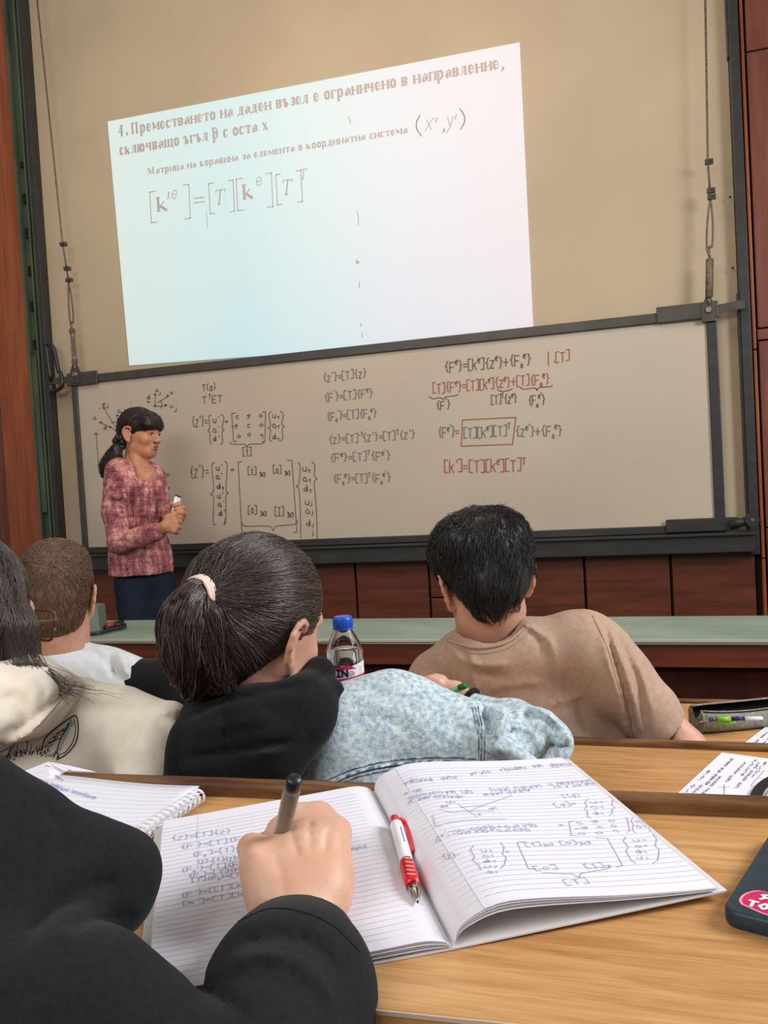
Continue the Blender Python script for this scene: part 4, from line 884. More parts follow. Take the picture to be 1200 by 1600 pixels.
# ---------------------------------------------------------------- pencil case, pens, papers on the front desk
za = Z1
pcn = thing('pencil_case', 'open grey canvas pencil case on the front desk beside the beige-shirted man', 'pencil case', tuple(PZ(1160, 1145, za)))
L0, R0 = PZ(1103, 1150, za), PZ(1262, 1134, za); ax_ = R0-L0; LL = np.linalg.norm(ax_); ax_ /= LL; ay_ = V3(-ax_[1], ax_[0], 0)
def pc_pt(u, a, hh=.052, dd=.085):
    """tube-like bag: cross-section is a rounded box, open along the top"""
    x = u*LL; e = 1-.25*(2*u-1)**6; y = (math.cos(a)*.5+.5)*dd; ca, sa = math.cos(a), math.sin(a); r = (abs(ca)**4+abs(sa)**4)**-.25
    sag = 1-.30*math.sin(min(u*1.05, 1)*math.pi)*(1 if ca < 0 else .12)
    return L0+ax_*x+ay_*(dd/2+ca*r*dd/2*e)+V3(0, 0, hh/2+(sa*r)*hh/2*(sag if sa > 0 else 1))
angs = np.linspace(math.radians(128), math.radians(360+62), 22)
g = grid(lambda u, v: pc_pt(u, v), 26, 22, vs=angs); obj('canvas_body', thicken(g, ay_*0+V3(0, 0, .0)+V3(0, .0, .0)) if 0 else g, M['case'], pcn, smooth=True)
g2 = (L0+ax_*LL/2+ay_*.0425+(np.array(g[0])-(L0+ax_*LL/2+ay_*.0425))*[.965, .93, .97]+V3(0, 0, .0012), [tuple(x[::-1]) for x in g[1]])
obj('lining', g2, M['caseint'], pcn, smooth=True)
for u in (0, 1):
    ring = [pc_pt(u, a) for a in angs]; c = sum(ring)/len(ring); obj('end_panel', (np.array(ring+[c]), [(i, i+1, len(ring)) for i in range(len(ring)-1)]), M['case'], pcn)
for e in (angs[0], angs[-1]): obj('zip_edge', tube([pc_pt(u, e)+V3(0, 0, .001) for u in np.linspace(0, 1, 26)], .0026, 6), M['case'], pcn, smooth=True); obj('zip_teeth', tube([pc_pt(u, e+(.08 if e < 3 else -.08))+V3(0, 0, .0016) for u in np.linspace(.02, 1, 26)], .0013, 6), M['caseint'], pcn, smooth=True)
obj('piping', tube([pc_pt(.005, a) for a in angs], .0026, 6), M['case'], pcn, smooth=True)
obj('pull_strap', tube(spline([L0+V3(0, .02, .030), L0+V3(-.012, .022, .034), PZ(1090, 1126, za+.02), PZ(1078, 1121, za+.02)], 5), .003, 6), M['case'], pcn, smooth=True)
obj('pull_tab', band(spline([L0+V3(.004, .012, .03), L0+V3(-.012, .006, .028), PZ(1088, 1139, za+.01)], 4), .010, 0), M['case'], pcn)
def stickpen(label, a, b, segs):
    t = thing('pen', label, 'pen', tuple(a)); d = b-a; Lp = np.linalg.norm(d); d = d/Lp
    for nm, pr, m in segs: obj(nm, lathe(a, d, [(Lp*x, r) for x, r in pr], 12), M[m], t, smooth=True)
zc_ = za+.040
stickpen('purple and lime-green pen with a clear barrel inside the pencil case', PZ(1108, 1124, zc_), PZ(1192, 1122, zc_), (('cap', ((0, .004), (.01, .005), (.14, .005)), 'purple'), ('grip', ((.14, .0058), (.40, .0058)), 'greenpl'), ('barrel', ((.40, .0045), (.66, .0045)), 'navy'), ('refill', ((.66, .004), (.98, .004), (1, .002)), 'white')))
stickpen('slim lime-green pen lowest inside the pencil case', PZ(1118, 1131, zc_-.012), PZ(1150, 1129, zc_-.008), (('barrel', ((0, .002), (.05, .003), (.9, .003), (1, .001)), 'greenpl'),))
Q2 = [PZ(1152, 1168, za+.004), PZ(1204, 1128, za+.004), PZ(1290, 1134, za+.004), PZ(1270, 1176, za+.004)]
pad = thing('paper_pad', 'stack of white written papers on the front desk before the pencil case', 'paper', tuple(Q2[0]-V3(0, 0, .004)))
pf = lambda u, v: ((Q2[0]*(1-u)+Q2[3]*u)*(1-v)+(Q2[1]*(1-u)+Q2[2]*u)*v)
for k in range(3): obj('sheet', thicken(grid(lambda u, v: pf(u, v)+V3(.002*k, .001*k, .0012*k-.002), 2, 2), (0, 0, -.0008)), M['paper'], pad)
pff = lambda u, v: pf(u, v)+V3(0, 0, .0012)
for u, a, b in ((.18, .1, .9), (.3, .1, .8), (.42, .1, .9)):
    s_, wd = hand_text(scrawl((5, 4, 6)), 1, r=r2); obj('handwriting', strokes_mesh(s_, lambda x, y: pff(u-y*.05, a+(b-a)*x/wd), .0012, V3(0, 0, 1)), M['mkblue'], pad, kind='stuff')

# ---------------------------------------------------------------- water bottle on the middle desk
bd = 1.36; top = CP(535, 963, bd); zb = Z2; bt_ = V3(top[0], top[1], 0)
H = top[2]-zb; ys = lambda y: CP(532, y, bd)[2]-zb
bo = thing('water_bottle', 'clear plastic water bottle with blue cap and pink-white label behind the ponytailed woman', 'bottle', (top[0], top[1], zb))
r_ = lambda w: w*bd/F/2
base = V3(top[0], top[1], zb)
pet = mat('clear_plastic', (236, 244, 246), .06, .5, trans=1.0); pet.node_tree.nodes['Principled BSDF'].inputs['IOR'].default_value = 1.18
wat = mat('water', (226, 238, 242), .02, .5, trans=1.0); wat.node_tree.nodes['Principled BSDF'].inputs['IOR'].default_value = 1.2
prof = [(0, r_(44)), (.004, r_(52)), (.02, r_(56)), (ys(1075), r_(57)), (ys(1068), r_(54)), (ys(1064), r_(57)), (ys(1016), r_(57)), (ys(1010), r_(53)), (ys(1004), r_(50)), (ys(994), r_(40)), (ys(987), r_(31)), (ys(983), r_(27)), (ys(979), r_(27))]
o = obj('bottle_body', lathe(base, (0, 0, 1), prof, 40), pet, bo, smooth=True)
wl = ys(1013); obj('water', lathe(base, (0, 0, 1), [(.003, r_(42)), (.02, r_(53)), (ys(1064), r_(54)), (wl, r_(52))], 40), wat, bo, smooth=True)
obj('cap', lathe(base, (0, 0, 1), [(ys(980), r_(29)), (ys(979), r_(30)), (ys(967), r_(31)), (ys(964.5), r_(29)), (ys(963), r_(26))], 36), M['blue'], bo, smooth=True).data.set_sharp_from_angle(angle=.7)
for i in range(24):
    a = 2*math.pi*i/24; r0 = r_(30.6); obj('cap_rib', tube([base+V3(math.cos(a)*r0, math.sin(a)*r0, ys(979)), base+V3(math.cos(a)*r0, math.sin(a)*r0, ys(967))], .0006, 4), M['blue'], bo)
obj('neck_ring', lathe(base, (0, 0, 1), [(ys(983), r_(28)), (ys(982.4), r_(32)), (ys(981), r_(32)), (ys(980.5), r_(29))], 36), M['blue'], bo, smooth=True)
toc = math.atan2(-base[1], -base[0])
def cyl(a, z, r): return base+V3(math.cos(toc+a)*r, math.sin(toc+a)*r, z)
lr = r_(57)+.0006; LZ0, LZ1 = ys(1060), ys(1027)
def lab(z0f, z1f, m, name, r=lr, a0=-2.6, a1=2.6):
    n = 40; A = np.linspace(a0, a1, n); V = [cyl(a, z0f(a), r) for a in A]+[cyl(a, z1f(a), r) for a in A]; return obj(name, (np.array(V), [(i, i+1, n+i+1, n+i) for i in range(n-1)]), m, bo, smooth=True)
lab(lambda a: LZ0, lambda a: ys(1040)+.008*max(0, math.sin(a*1.0+.1)), M['label'], 'label_wrap')
lab(lambda a: LZ0+.0002, lambda a: LZ0+.006+.003*math.sin(a*1.2), M['pink'], 'label_band', lr+.0004)
lab(lambda a: ys(1041), lambda a: ys(1041)+max(.0, .0065*math.exp(-((a-.15)/.3)**2)+.005*math.exp(-((a+.35)/.25)**2)), M['pink'], 'label_mountain', lr+.0005, -.8, .62)
s_, wd = hand_text('VIN', 1, adv=.6, jit=0, r=random.Random(1)); hh = .0165
obj('label_lettering', strokes_mesh(s_, lambda x, y: cyl(-.86+x*.52, LZ0+.0085+y*hh*.75, lr+.0008), .0032, None), M['navy'], bo, kind='stuff')
obj('label_emblem', tube([cyl(.30+.16*math.cos(a), ys(1048)+.0036*math.sin(a), lr+.0006) for a in np.linspace(0, 6.28, 20)], .0003, 4), M['navy'], bo, kind='stuff')
s_, wd = hand_text('oroe', 1, jit=0, r=random.Random(1)); obj('label_print', strokes_mesh(s_, lambda x, y: cyl(.2+x*.08, ys(1049)+y*.0018, lr+.0008), .0004, None), M['navy'], bo, kind='stuff')
for k in range(5): obj('label_print', ribbon([cyl(.78+.04*(k % 2), ys(1052)+k*.0032, lr+.0007), cyl(1.0, ys(1052)+k*.0032, lr+.0007)], .0007, (cyl(.9, 0, 1)-cyl(.9, 0, 0))), M['mkblue'], bo)
# ================================================================ people
def hair_paths(starts, ends_fn, prims, n, bow=0.0, off=0.0): pass
def person(label, loc): return thing('person', label, 'person', loc)
def lower_body(p, hip, seat_z, yaw_deg, y_max):
    """trousers of a seated figure: pelvis on the bench and thighs under the desk"""
    a = math.radians(yaw_deg); f = V3(-math.sin(a), math.cos(a), 0); r = V3(math.cos(a), math.sin(a), 0); h = V3(hip[0], hip[1], seat_z+.085); P = [E(h, (.16, .11, .10), np.array([r, f, V3(0, 0, 1)]).T)]
    for s in (-1, 1):
        k = h+r*s*.10+f*.23; P += [K(h+r*s*.08, k, .082, .062, .03), K(k, k+f*.03-V3(0, 0, .33), .058, .045, .02), K(k+f*.0-V3(0, 0, .35), k+f*.10-V3(0, 0, .37), .04, .035)]
    v, q = sdf_mesh(P, .014, smooth=2); obj('trousers', (v, q), M['trouser'], p, smooth=True)

# ---------------------------------------------------------------- woman in the denim jacket (middle row)
hc = CP(404, 968, 1.135); fwd = RT*.60+FW*.78-UP*.16; up = UP*.96+RT*.20-FW*.02; hb = basis(fwd, up)
G1 = person('woman with a dark ponytail in a black hood and washed denim jacket', tuple(V3(*CP(470, 1150, 1.15)[:2], .54)))
skinP = head_prims(hc, hb, 1.0, neck=False)+[K(hc+hb@V3(0, -.03, -.05), CP(448, 1105, 1.16), .050, .052, .03)]
v, q = sdf_mesh(skinP, .0045, smooth=1); obj('body', (v, q), M['skin'], G1, smooth=True)
HL = lambda *p: hc+hb@np.array(p)
hair = [E(HL(0, -.016, .026), (.080, .100, .090), hb), E(HL(0, -.055, -.022), (.062, .058, .060), hb, .03), K(HL(0, -.06, -.055), HL(0, -.055, -.085), .045, .030, k=.03)]
hair += [E(HL(0, .085, -.06), (.075, .085, .085), hb, .015, 's'), E(HL(.092, .028, -.055), (.035, .042, .060), hb, .015, 's'), E(HL(-.092, .028, -.055), (.035, .042, .060), hb, .015, 's'), E(HL(0, -.02, -.13), (.08, .08, .030), hb, .01, 's')]
tie = CP(322, 929, 1.045)
hair += [K(HL(0, -.085, .035), tie, .040, .017, k=.03)]
v, q = sdf_mesh(hair, .005, smooth=1)
ho = obj('hair', (v, q), M['hair_dk'], G1, smooth=True, tint=np.full(len(v), .05))
# strands swept from the hairline to the tie
def sweep(prims, starts, dest, dest_r, nseg, par, m, r0=.0007, r1=.0005, off=.0008, name='hair_strands', rs=1, pull=None, lift=.0):
    R = np.random.default_rng(rs); n = len(starts); t = np.linspace(0, 1, nseg)[None, :, None]
    e = dest+R.normal(size=(n, 3))*dest_r; P = starts[:, None]*(1-t)+e[:, None]*t
    if pull is not None: P = P+pull*(t*(1-t)*4)
    A = snap(prims, P.reshape(-1, 3), 0, 3).reshape(n, nseg, 3)
    d, g = sgrad(prims, A.reshape(-1, 3)); g /= np.linalg.norm(g, axis=-1, keepdims=True)+1e-6
    o = (off+np.abs(R.normal(size=(n, 1, 1)))*.0007+lift*np.sin(np.pi*t)*R.random((n, 1, 1))); A = A+g.reshape(n, nseg, 3)*o
    A[:, 1:] = A[:, 1:]*.6+.2*(A[:, :-1]+np.concatenate([A[:, 2:], A[:, -1:]], 1))
    V, Q, tn = tubes3(A, r0, r1, np.clip(R.normal(.4, .28, n), 0, 1)); obj(name, (V, Q), m, par, smooth=True, tint=tn, kind='stuff'); return A
Rg = np.random.default_rng(4)
def cloud(prims, c, r, n, keep):
    d = Rg.normal(size=(n, 3)); d /= np.linalg.norm(d, axis=1, keepdims=True); P = c+d*r; P = snap(prims, P, 0, 4); P = P[np.abs(seval(prims, P)) < .004]; return P[keep(P)]
loc = lambda P: (P-hc)@hb
st = cloud(hair, hc, .11, 15000, lambda P: (loc(P)[:, 1] > -.06))
sweep(hair, st[:6500], tie, .009, 14, ho, M['hair_dk'])
# ponytail
pt_ = [tie, CP(303, 938, 1.03), CP(291, 968, 1.025), CP(298, 1012, 1.035), CP(304, 1048, 1.05), CP(296, 1088, 1.06)]
ptc = spline(pt_, 5); pr_ = np.interp(np.linspace(0, 1, len(ptc)), [0, .1, .4, .65, .85, 1], [.015, .020, .030, .031, .026, .010])
tail = [K(ptc[i], ptc[i+1], pr_[i]*(.78-.3*i/len(ptc)), pr_[i+1]*(.78-.3*i/len(ptc)), .012) for i in range(len(ptc)-1)]+[K(tie, CP(330, 1000, 1.07), .012, .018, .02), K(CP(330, 1000, 1.07), CP(345, 1070, 1.09), .018, .012, .02)]
v, q = sdf_mesh(tail, .005, disp=lambda P: .0035*sn(P*[1, 1, .35], 110, 3), smooth=1); po = obj('ponytail', (v, q), M['hair_dk'], G1, smooth=True, tint=np.full(len(v), .08))
def tail_strands(c, r, n, par, m, rs=2, spread=1.06, r0=.0007, wav=.006, flare=1.0):
    R = np.random.default_rng(rs); K_ = len(c); t = np.gradient(c, axis=0); u, w = frame_of(t[0]); U = []; Wv = []
    for i in range(K_):
        d = t[i]/np.linalg.norm(t[i]); u = u-d*(u@d); u /= np.linalg.norm(u); U.append(u); Wv.append(np.cross(d, u))
    U = np.array(U)[None]; Wv = np.array(Wv)[None]; a = R.uniform(0, 6.28, (n, 1, 1)); s = np.linspace(0, 1, K_)[None, :, None]
    rad = (r[None, :, None])*(R.uniform(.75, spread, (n, 1, 1))+flare*.08*s*R.normal(size=(n, 1, 1))); a = a+wav*60*s*np.sin(R.uniform(0, 6, (n, 1, 1))+s*6)+.5*s*R.normal(size=(n, 1, 1))
    rad = rad*(1+.10*np.sin(np.round(a/.35)*7.3+s*9)+.05*np.sin(a*9+s*14)); A = c[None]+(U*np.cos(a)+Wv*np.sin(a))*rad
    V, Q, tn = tubes3(A, r0, r0*.6, np.clip(R.normal(.4, .3, n), 0, 1)); return obj('hair_strands', (V, Q), m, par, smooth=True, tint=tn, kind='stuff')
tail_strands(ptc, pr_, 2600, po, M['hair_dk'], spread=1.12)
c2 = spline([tie, CP(318, 955, 1.03), CP(330, 1000, 1.035), CP(338, 1040, 1.05), CP(350, 1075, 1.06)], 5); tail_strands(c2, np.interp(np.linspace(0, 1, len(c2)), [0, .3, .7, 1], [.014, .024, .026, .016]), 900, po, M['hair_dk'], 5)
# hair tie: coiled elastic
td = (CP(300, 934, 1.035)-HL(0, -.085, .03)); td /= np.linalg.norm(td); u, w = frame_of(td)
for i in range(5):
    cc_ = tie+td*(-.002+i*.0042); obj('elastic', tube([cc_+(u*math.cos(a)+w*math.sin(a))*(.0245-.0006*abs(i-2)) for a in np.linspace(0, 6.4, 26)], .0026, 8), M['tie'], ho, smooth=True)
# clothes
hood = [KP((312, 1150, 1.06), (400, 1120, 1.06), 44, 46), KP((400, 1120, 1.06), (478, 1092, 1.075), 46, 36), KP((478, 1095, 1.085), (500, 1052, 1.13), 36, 22, .025), KP((498, 1054, 1.13), (494, 1038, 1.16), 19, 15, .02), KP((476, 1102, 1.09), (524, 1080, 1.10), 32, 14, .02), KP((440, 1160, 1.05), (470, 1130, 1.06), 46, 44, .03), KP((300, 1190, 1.04), (420, 1185, 1.04), 40, 44, .03), KP((300, 1240, 1.05), (400, 1250, 1.05), 44, 52, .03), KP((305, 1115, 1.09), (420, 1080, 1.11), 22, 26, .02), KP((430, 1180, 1.04), (480, 1120, 1.06), 34, 34, .03)]
hood += [KP((296, 1180, 1.005), (395, 1172, 1.0), 5, 4, .012, 's'), KP((395, 1172, 1.0), (480, 1150, 1.02), 4, 3, .012, 's'), KP((345, 1100, 1.02), (470, 1068, 1.04), 4, 4, .014, 's'), KP((350, 1100, 1.015), (352, 1220, 1.0), 1.5, 1.5, .006, 's')]
v, q = sdf_mesh(hood, .0048, disp=folds([([(275, 1130), (350, 1098), (420, 1080), (480, 1068)], -4, 6, 1.2), ([(285, 1190), (330, 1178), (380, 1172), (470, 1160)], -5, 7, 1.2), ([(350, 1105), (353, 1150), (348, 1210)], -3, 3, 1.2), ([(380, 1180), (440, 1172), (500, 1130)], 4, 8, 1.2), ([(488, 1085), (500, 1060), (520, 1040)], -4, 5, 1.3), ([(300, 1145), (360, 1132), (440, 1118)], 3, 9, 1.2), ([(400, 1095), (440, 1120), (470, 1100)], -2, 6, 1.2)], lambda P: .0018*sn(P, 45, 8)), smooth=1, lo=[-9, -9, .95]); obj('hood', (v, q), M['blackcloth'], G1, smooth=True)
den = [EP((560, 1200, 1.13), (125, 120), .085, .03, -8), EP((430, 1260, 1.15), (130, 110), .085, .04), KP((520, 1145, 1.12), (620, 1118, 1.13), 70, 58, .04), KP((620, 1118, 1.13), (725, 1146, 1.12), 60, 54, .04), KP((680, 1170, 1.10), (760, 1180, 1.09), 52, 48, .03)]
torso = EP((500, 1420, 1.16), (150, 220), .10, .05)
arm = [KP((735, 1160, 1.10), (800, 1168, 1.10), 52, 44, .02), KP((800, 1165, 1.10), (858, 1168, 1.12), 45, 34, .03), KP((855, 1160, 1.14), (800, 1128, 1.20), 34, 31, .025), KP((800, 1128, 1.20), (742, 1104, 1.25), 31, 22, .02)]
arm += [KP((765, 1112, 1.14), (778, 1150, 1.05), 14, 16, .02), KP((800, 1105, 1.15), (845, 1130, 1.08), 13, 17, .02), KP((850, 1125, 1.12), (878, 1160, 1.06), 14, 13, .02), KP((775, 1160, 1.045), (830, 1195, 1.03), 13, 13, .025)]
arm += [KP((757, 1118, 1.10), (770, 1150, 1.02), 3.5, 4, .012, 's'), KP((775, 1150, 1.02), (795, 1128, 1.02), 4, 4, .012, 's'), KP((812, 1122, 1.06), (862, 1155, 1.02), 3.5, 4, .012, 's'), KP((835, 1150, 1.03), (852, 1185, 1.0), 3, 3, .012, 's'), KP((795, 1130, 1.03), (806, 1152, 1.0), 3, 3, .012, 's')]
dp = folds([([(756, 1102), (764, 1130), (768, 1160)], -5, 6, 1.3), ([(766, 1165), (780, 1140), (788, 1118), (782, 1100)], 6, 6, 1.3), ([(775, 1162), (790, 1146), (800, 1150)], -4.5, 5, 1.3), ([(800, 1104), (812, 1118), (806, 1140)], 5, 5, 1.3), ([(815, 1116), (845, 1122), (872, 1150), (886, 1180)], -3.5, 6, 1.3), ([(806, 1108), (845, 1110), (880, 1135), (896, 1165)], 4, 6, 1.3),
  ([(795, 1132), (820, 1138), (842, 1160), (850, 1185)], 4, 5, 1.3), ([(850, 1142), (862, 1160), (864, 1190)], -2.5, 5, 1.3), ([(760, 1175), (790, 1172), (820, 1190)], 3, 6, 1.3), ([(705, 1120), (722, 1150), (728, 1185)], -2, 8, 1.3), ([(560, 1082), (620, 1090), (680, 1118)], -1.5, 14, 1.3), ([(540, 1120), (600, 1125), (650, 1145)], -1.5, 12, 1.3)], lambda P: .0020*sn(P, 38, 2)+.0010*sn(P, 90, 5))
v, q = sdf_mesh(den+[torso]+arm, .0048, disp=dp, smooth=1); dj = obj('denim_jacket', (v, q), M['denim'], G1, smooth=True)
alld = den+[torso]+arm
def on_surf(prims, pts, off=.001, disp=None):
    """walk along the view ray to the garment, giving points on its surface"""
    out = []
    for x, y, d0 in pts:
        r = ray(x, y); P = CAM+r*d0
        ds = np.linspace(d0-.2, d0+.2, 120); Q = CAM+r[None]*ds[:, None]; s = seval(prims, Q)+(disp(Q) if disp else 0); i = np.argmax(s < 0)
        if s[i] < 0 and i > 0: t = s[i-1]/(s[i-1]-s[i]); P = Q[i-1]*(1-t)+Q[i]*t
        out.append(P-r/np.linalg.norm(r)*off)
    return np.array(out)
def seam(prims, pts, r, name, m, par, disp=None, n=6, off=.0005):
    p = on_surf(prims, [tuple(a) for a in spline(pts, n)], off, disp); return obj(name, tube(p, r, 6), m, par, smooth=True)
for dx in (0, 4.5, 9): seam(alld, [(738+dx, 1104, 1.1), (744+dx, 1130, 1.1), (748+dx, 1160, 1.1), (746+dx, 1196, 1.1)], .0009, 'sleeve_seam', M['denimdk'], dj, dp)
seam(alld, [(505, 1228, 1.1), (560, 1206, 1.1), (620, 1194, 1.1), (690, 1190, 1.1), (744, 1192, 1.1)], .0022, 'yoke_seam', M['denimdk'], dj, dp)
seam(alld, [(500, 1222, 1.1), (560, 1199, 1.1), (620, 1187, 1.1), (690, 1183, 1.1), (744, 1186, 1.1)], .0010, 'yoke_seam', M['denimdk'], dj, dp)
seam(alld, [(505, 1236, 1.1), (560, 1213, 1.1), (620, 1202, 1.1), (690, 1197, 1.1), (744, 1200, 1.1)], .0010, 'yoke_seam', M['denimdk'], dj, dp)
# forearm, cuff band and hand with the green pen
cuffc = CP(733, 1094, 1.262)
wr = CP(722, 1088, 1.27)
hand = [KP((742, 1102, 1.26), (712, 1081, 1.28), 16, 13, .012), KP((712, 1082, 1.28), (680, 1072, 1.29), 15, 14, .015), KP((690, 1080, 1.29), (664, 1066, 1.28), 12, 8, .01), KP((684, 1066, 1.28), (674, 1062, 1.28), 9, 8, .006), KP((668, 1066, 1.285), (653, 1061, 1.29), 7.5, 6, .005), KP((653, 1061, 1.29), (647, 1067, 1.31), 6, 5, .004), KP((664, 1071, 1.27), (651, 1069, 1.28), 7, 6, .005), KP((690, 1062, 1.29), (681, 1059, 1.29), 8, 7, .006), KP((700, 1070, 1.32), (678, 1062, 1.34), 8, 6, .006), KP((655, 1072, 1.29), (640, 1072, 1.30), 6, 5, .004)]
v, q = sdf_mesh(hand, .002, smooth=1); obj('hand', (v, q), M['skinh'], G1, smooth=True)
cd = wr-CP(750, 1106, 1.25); cd /= np.linalg.norm(cd); obj('black_cuff', lathe(cuffc-cd*.006, cd, ((0, .019), (.002, .0215), (.007, .0215), (.009, .0185)), 24), M['blackcloth'], G1, smooth=True)
gp = thing('pen', 'green-capped clear pen in the hand of the woman in denim', 'pen', tuple(CP(722, 1074, 1.26)))
a_, b_ = CP(727, 1071, 1.255), CP(690, 1086, 1.275); d_ = b_-a_; L_2 = np.linalg.norm(d_); d_ /= L_2
obj('barrel', lathe(a_, d_, ((.008, .0042), (L_2, .004)), 14), mat('green_tinted_plastic', (120, 160, 120), .2, .5), gp, smooth=True); obj('end_plug', lathe(a_, d_, ((-.002, .0036), (0, .0050), (.011, .0050)), 14), mat('dark_green_plastic', (22, 110, 60), .35), gp, smooth=True)
lower_body(G1, CP(480, 1300, 1.13), .54, 17, 0)

# ---------------------------------------------------------------- man in the taupe T-shirt (front row)
h2 = CP(755, 890, 1.66); hb2 = basis(FW*.96-RT*.20-UP*.2, UP*.97-RT*.16); D = 1.66
G2 = person('man with tousled black hair in a taupe T-shirt leaning at the front row desk', tuple(V3(*CP(840, 1100, 1.7)[:2], .45)))
nk = [K(h2+hb2@V3(0, -.02, -.05), CP(762, 1000, 1.69), .056, .060, .03)]
fa = [KP((1025, 1110, 1.60), (1078, 1165, 1.57), 28, 22, .02), KP((1078, 1165, 1.57), (1065, 1200, 1.50), 22, 20, .02), KP((1070, 1170, 1.60), (1010, 1168, 1.76), 22, 17, .02), KP((1010, 1168, 1.76), (985, 1160, 1.80), 16, 14)]
for i in range(4): fa += [KP((990, 1162-i*4, 1.79+.01*i), (966, 1164-i*4, 1.82+.012*i), 6, 4.5, .006)]
v, q = sdf_mesh(head_prims(h2-UP*.014+RT*.002, hb2, 1.06, neck=False)+nk+fa, .0055, smooth=1); obj('body', (v, q), M['skin'], G2, smooth=True)
H2 = lambda *p: h2+hb2@np.array(p)
hr2 = [E(H2(0, -.014, .030), (.088, .106, .093), hb2), E(H2(0, -.06, -.028), (.074, .05, .058), hb2, .03), E(H2(.044, -.02, .05), (.048, .07, .055), hb2, .03), E(H2(-.052, -.02, .045), (.048, .07, .055), hb2, .03), K(H2(-.012, -.072, -.055), H2(-.018, -.066, -.092), .032, .016, k=.02), K(H2(-.04, -.065, -.05), H2(-.045, -.06, -.08), .022, .01, k=.02), K(H2(.02, -.07, -.05), H2(.025, -.066, -.075), .022, .01, k=.02),
       E(H2(0, .09, -.06), (.09, .08, .085), hb2, .015, 's'), E(H2(.112, -.012, -.052), (.036, .030, .034), hb2, .012, 's'), E(H2(-.112, -.012, -.052), (.036, .034, .040), hb2, .012, 's'), EP((830, 928, 1.64), (18, 28), .07, .008, op='s')]
tuft = lambda P: .0055*sn(P, 55, 21)+.0030*sn(P*[1, 1, .5], 130, 22)
v, q = sdf_mesh(hr2, .0055, disp=tuft, smooth=1); ho2 = obj('hair', (v, q), M['hair_bk'], G2, smooth=True, tint=np.full(len(v), .1))
def px_all(P): q = P-CAM; z = q@FW; return 600+F*(q@RT)/z, 800-F*(q@UP)/z
def falling(prims, n, c, rad, crown, down, seg, length, par, m, rs=3, r0=.0009, lift=.006, keep=None, noise=.010, clump=40, kill=None):
    """locks growing from the crown and falling over the head, gathered in clumps"""
    R = np.random.default_rng(rs); d = R.normal(size=(n*2, 3)); d /= np.linalg.norm(d, axis=1, keepdims=True); P = snap(prims, c+d*rad, 0, 4); P = P[np.abs(seval(prims, P)) < .004]
    if keep is not None: P = P[keep(P)]
    P = P[:n]; n = len(P); cl = R.integers(0, clump, n); cdv = R.normal(size=(clump, 3))*.35; A = [P]; cur = P.copy()
    for i in range(seg-1):
        away = cur-crown; away /= np.linalg.norm(away, axis=1, keepdims=True)+1e-6; dr = away+down*(.4+.5*i/seg)+cdv[cl]+R.normal(size=(n, 3))*.10
        dd, g = sgrad(prims, cur); g /= np.linalg.norm(g, axis=1, keepdims=True)+1e-6; dr = dr-g*(dr*g).sum(1)[:, None]; dr /= np.linalg.norm(dr, axis=1, keepdims=True)+1e-6
        cur = cur+dr*length/(seg-1); dd = seval(prims, cur); cur = cur-g*(dd-.001-lift*(i/seg)*R.random(n)[...])[:, None]*.8; A.append(cur.copy())
    A = np.stack(A, 1)
    if kill is not None:
        ok = ~kill(A.reshape(-1, 3)).reshape(A.shape[:2]).any(1); A = A[ok]; cl = cl[ok]; n = len(A)
    tn = np.clip(R.normal(.4, .25, n)+.25*np.sin(cl), 0, 1); V, Q, tt = tubes3(A, r0, r0*.4, tn); return obj('hair_strands', (V, Q), m, par, smooth=True, tint=tt, kind='stuff')
lc2 = lambda P: (P-h2)@hb2
falling(hr2, 4600, h2, .12, H2(.01, -.045, .115), -UP*1.0, 8, .055, ho2, M['hair_bk'], keep=lambda P: (lc2(P)[:, 2] > -.07), lift=.014, clump=60, kill=lambda Q: (((np.array(px_all(Q))-np.array([[828], [928]]))/np.array([[15], [27]]))**2).sum(0) < 1)
falling(hr2, 700, H2(0, 0, .06), .10, H2(.01, -.03, .09), UP*.5, 6, .03, ho2, M['hair_bk'], rs=9, keep=lambda P: (lc2(P)[:, 2] > .07), lift=.016, clump=30)
# T-shirt
tee = [KP((726, 1030, 1.66), (812, 1012, 1.65), 34, 38, .04), KP((688, 1058, 1.68), (760, 1022, 1.67), 46, 52, .04), KP((760, 1030, 1.67), (915, 1012, 1.65), 50, 55, .05), EP((800, 1110, 1.70), (128, 105), .095, .05, 8), EP((860, 1180, 1.70), (150, 150), .10, .05), KP((905, 1012, 1.65), (955, 1060, 1.64), 54, 56, .03),
       EP((840, 1330, 1.72), (150, 170), .10, .06), KP((680, 1075, 1.69), (655, 1140, 1.72), 44, 38, .03)]
slv = [KP((940, 1030, 1.645), (1012, 1110, 1.615), 52, 48, .03), KP((1012, 1110, 1.615), (1034, 1142, 1.60), 47, 44, .01)]
foldsT = [KP((938, 1000, 1.585), (968, 1090, 1.565), 4, 7, .022, 's'), KP((968, 1090, 1.57), (985, 1170, 1.56), 7, 7, .022, 's'), KP((955, 990, 1.60), (1000, 1080, 1.555), 4, 5, .02, 's'), KP((985, 1050, 1.55), (1008, 1150, 1.54), 6, 8, .03, 's'),
          KP((712, 1008, 1.62), (742, 1040, 1.60), 3, 4, .02, 's'), KP((742, 1040, 1.60), (790, 1052, 1.59), 4, 3, .02, 's'), KP((822, 975, 1.61), (856, 1004, 1.59), 3, 3, .02, 's'), KP((856, 1004, 1.59), (868, 1040, 1.585), 3, 3, .02, 's'), KP((690, 1040, 1.62), (720, 1075, 1.60), 4, 4, .025, 's')]
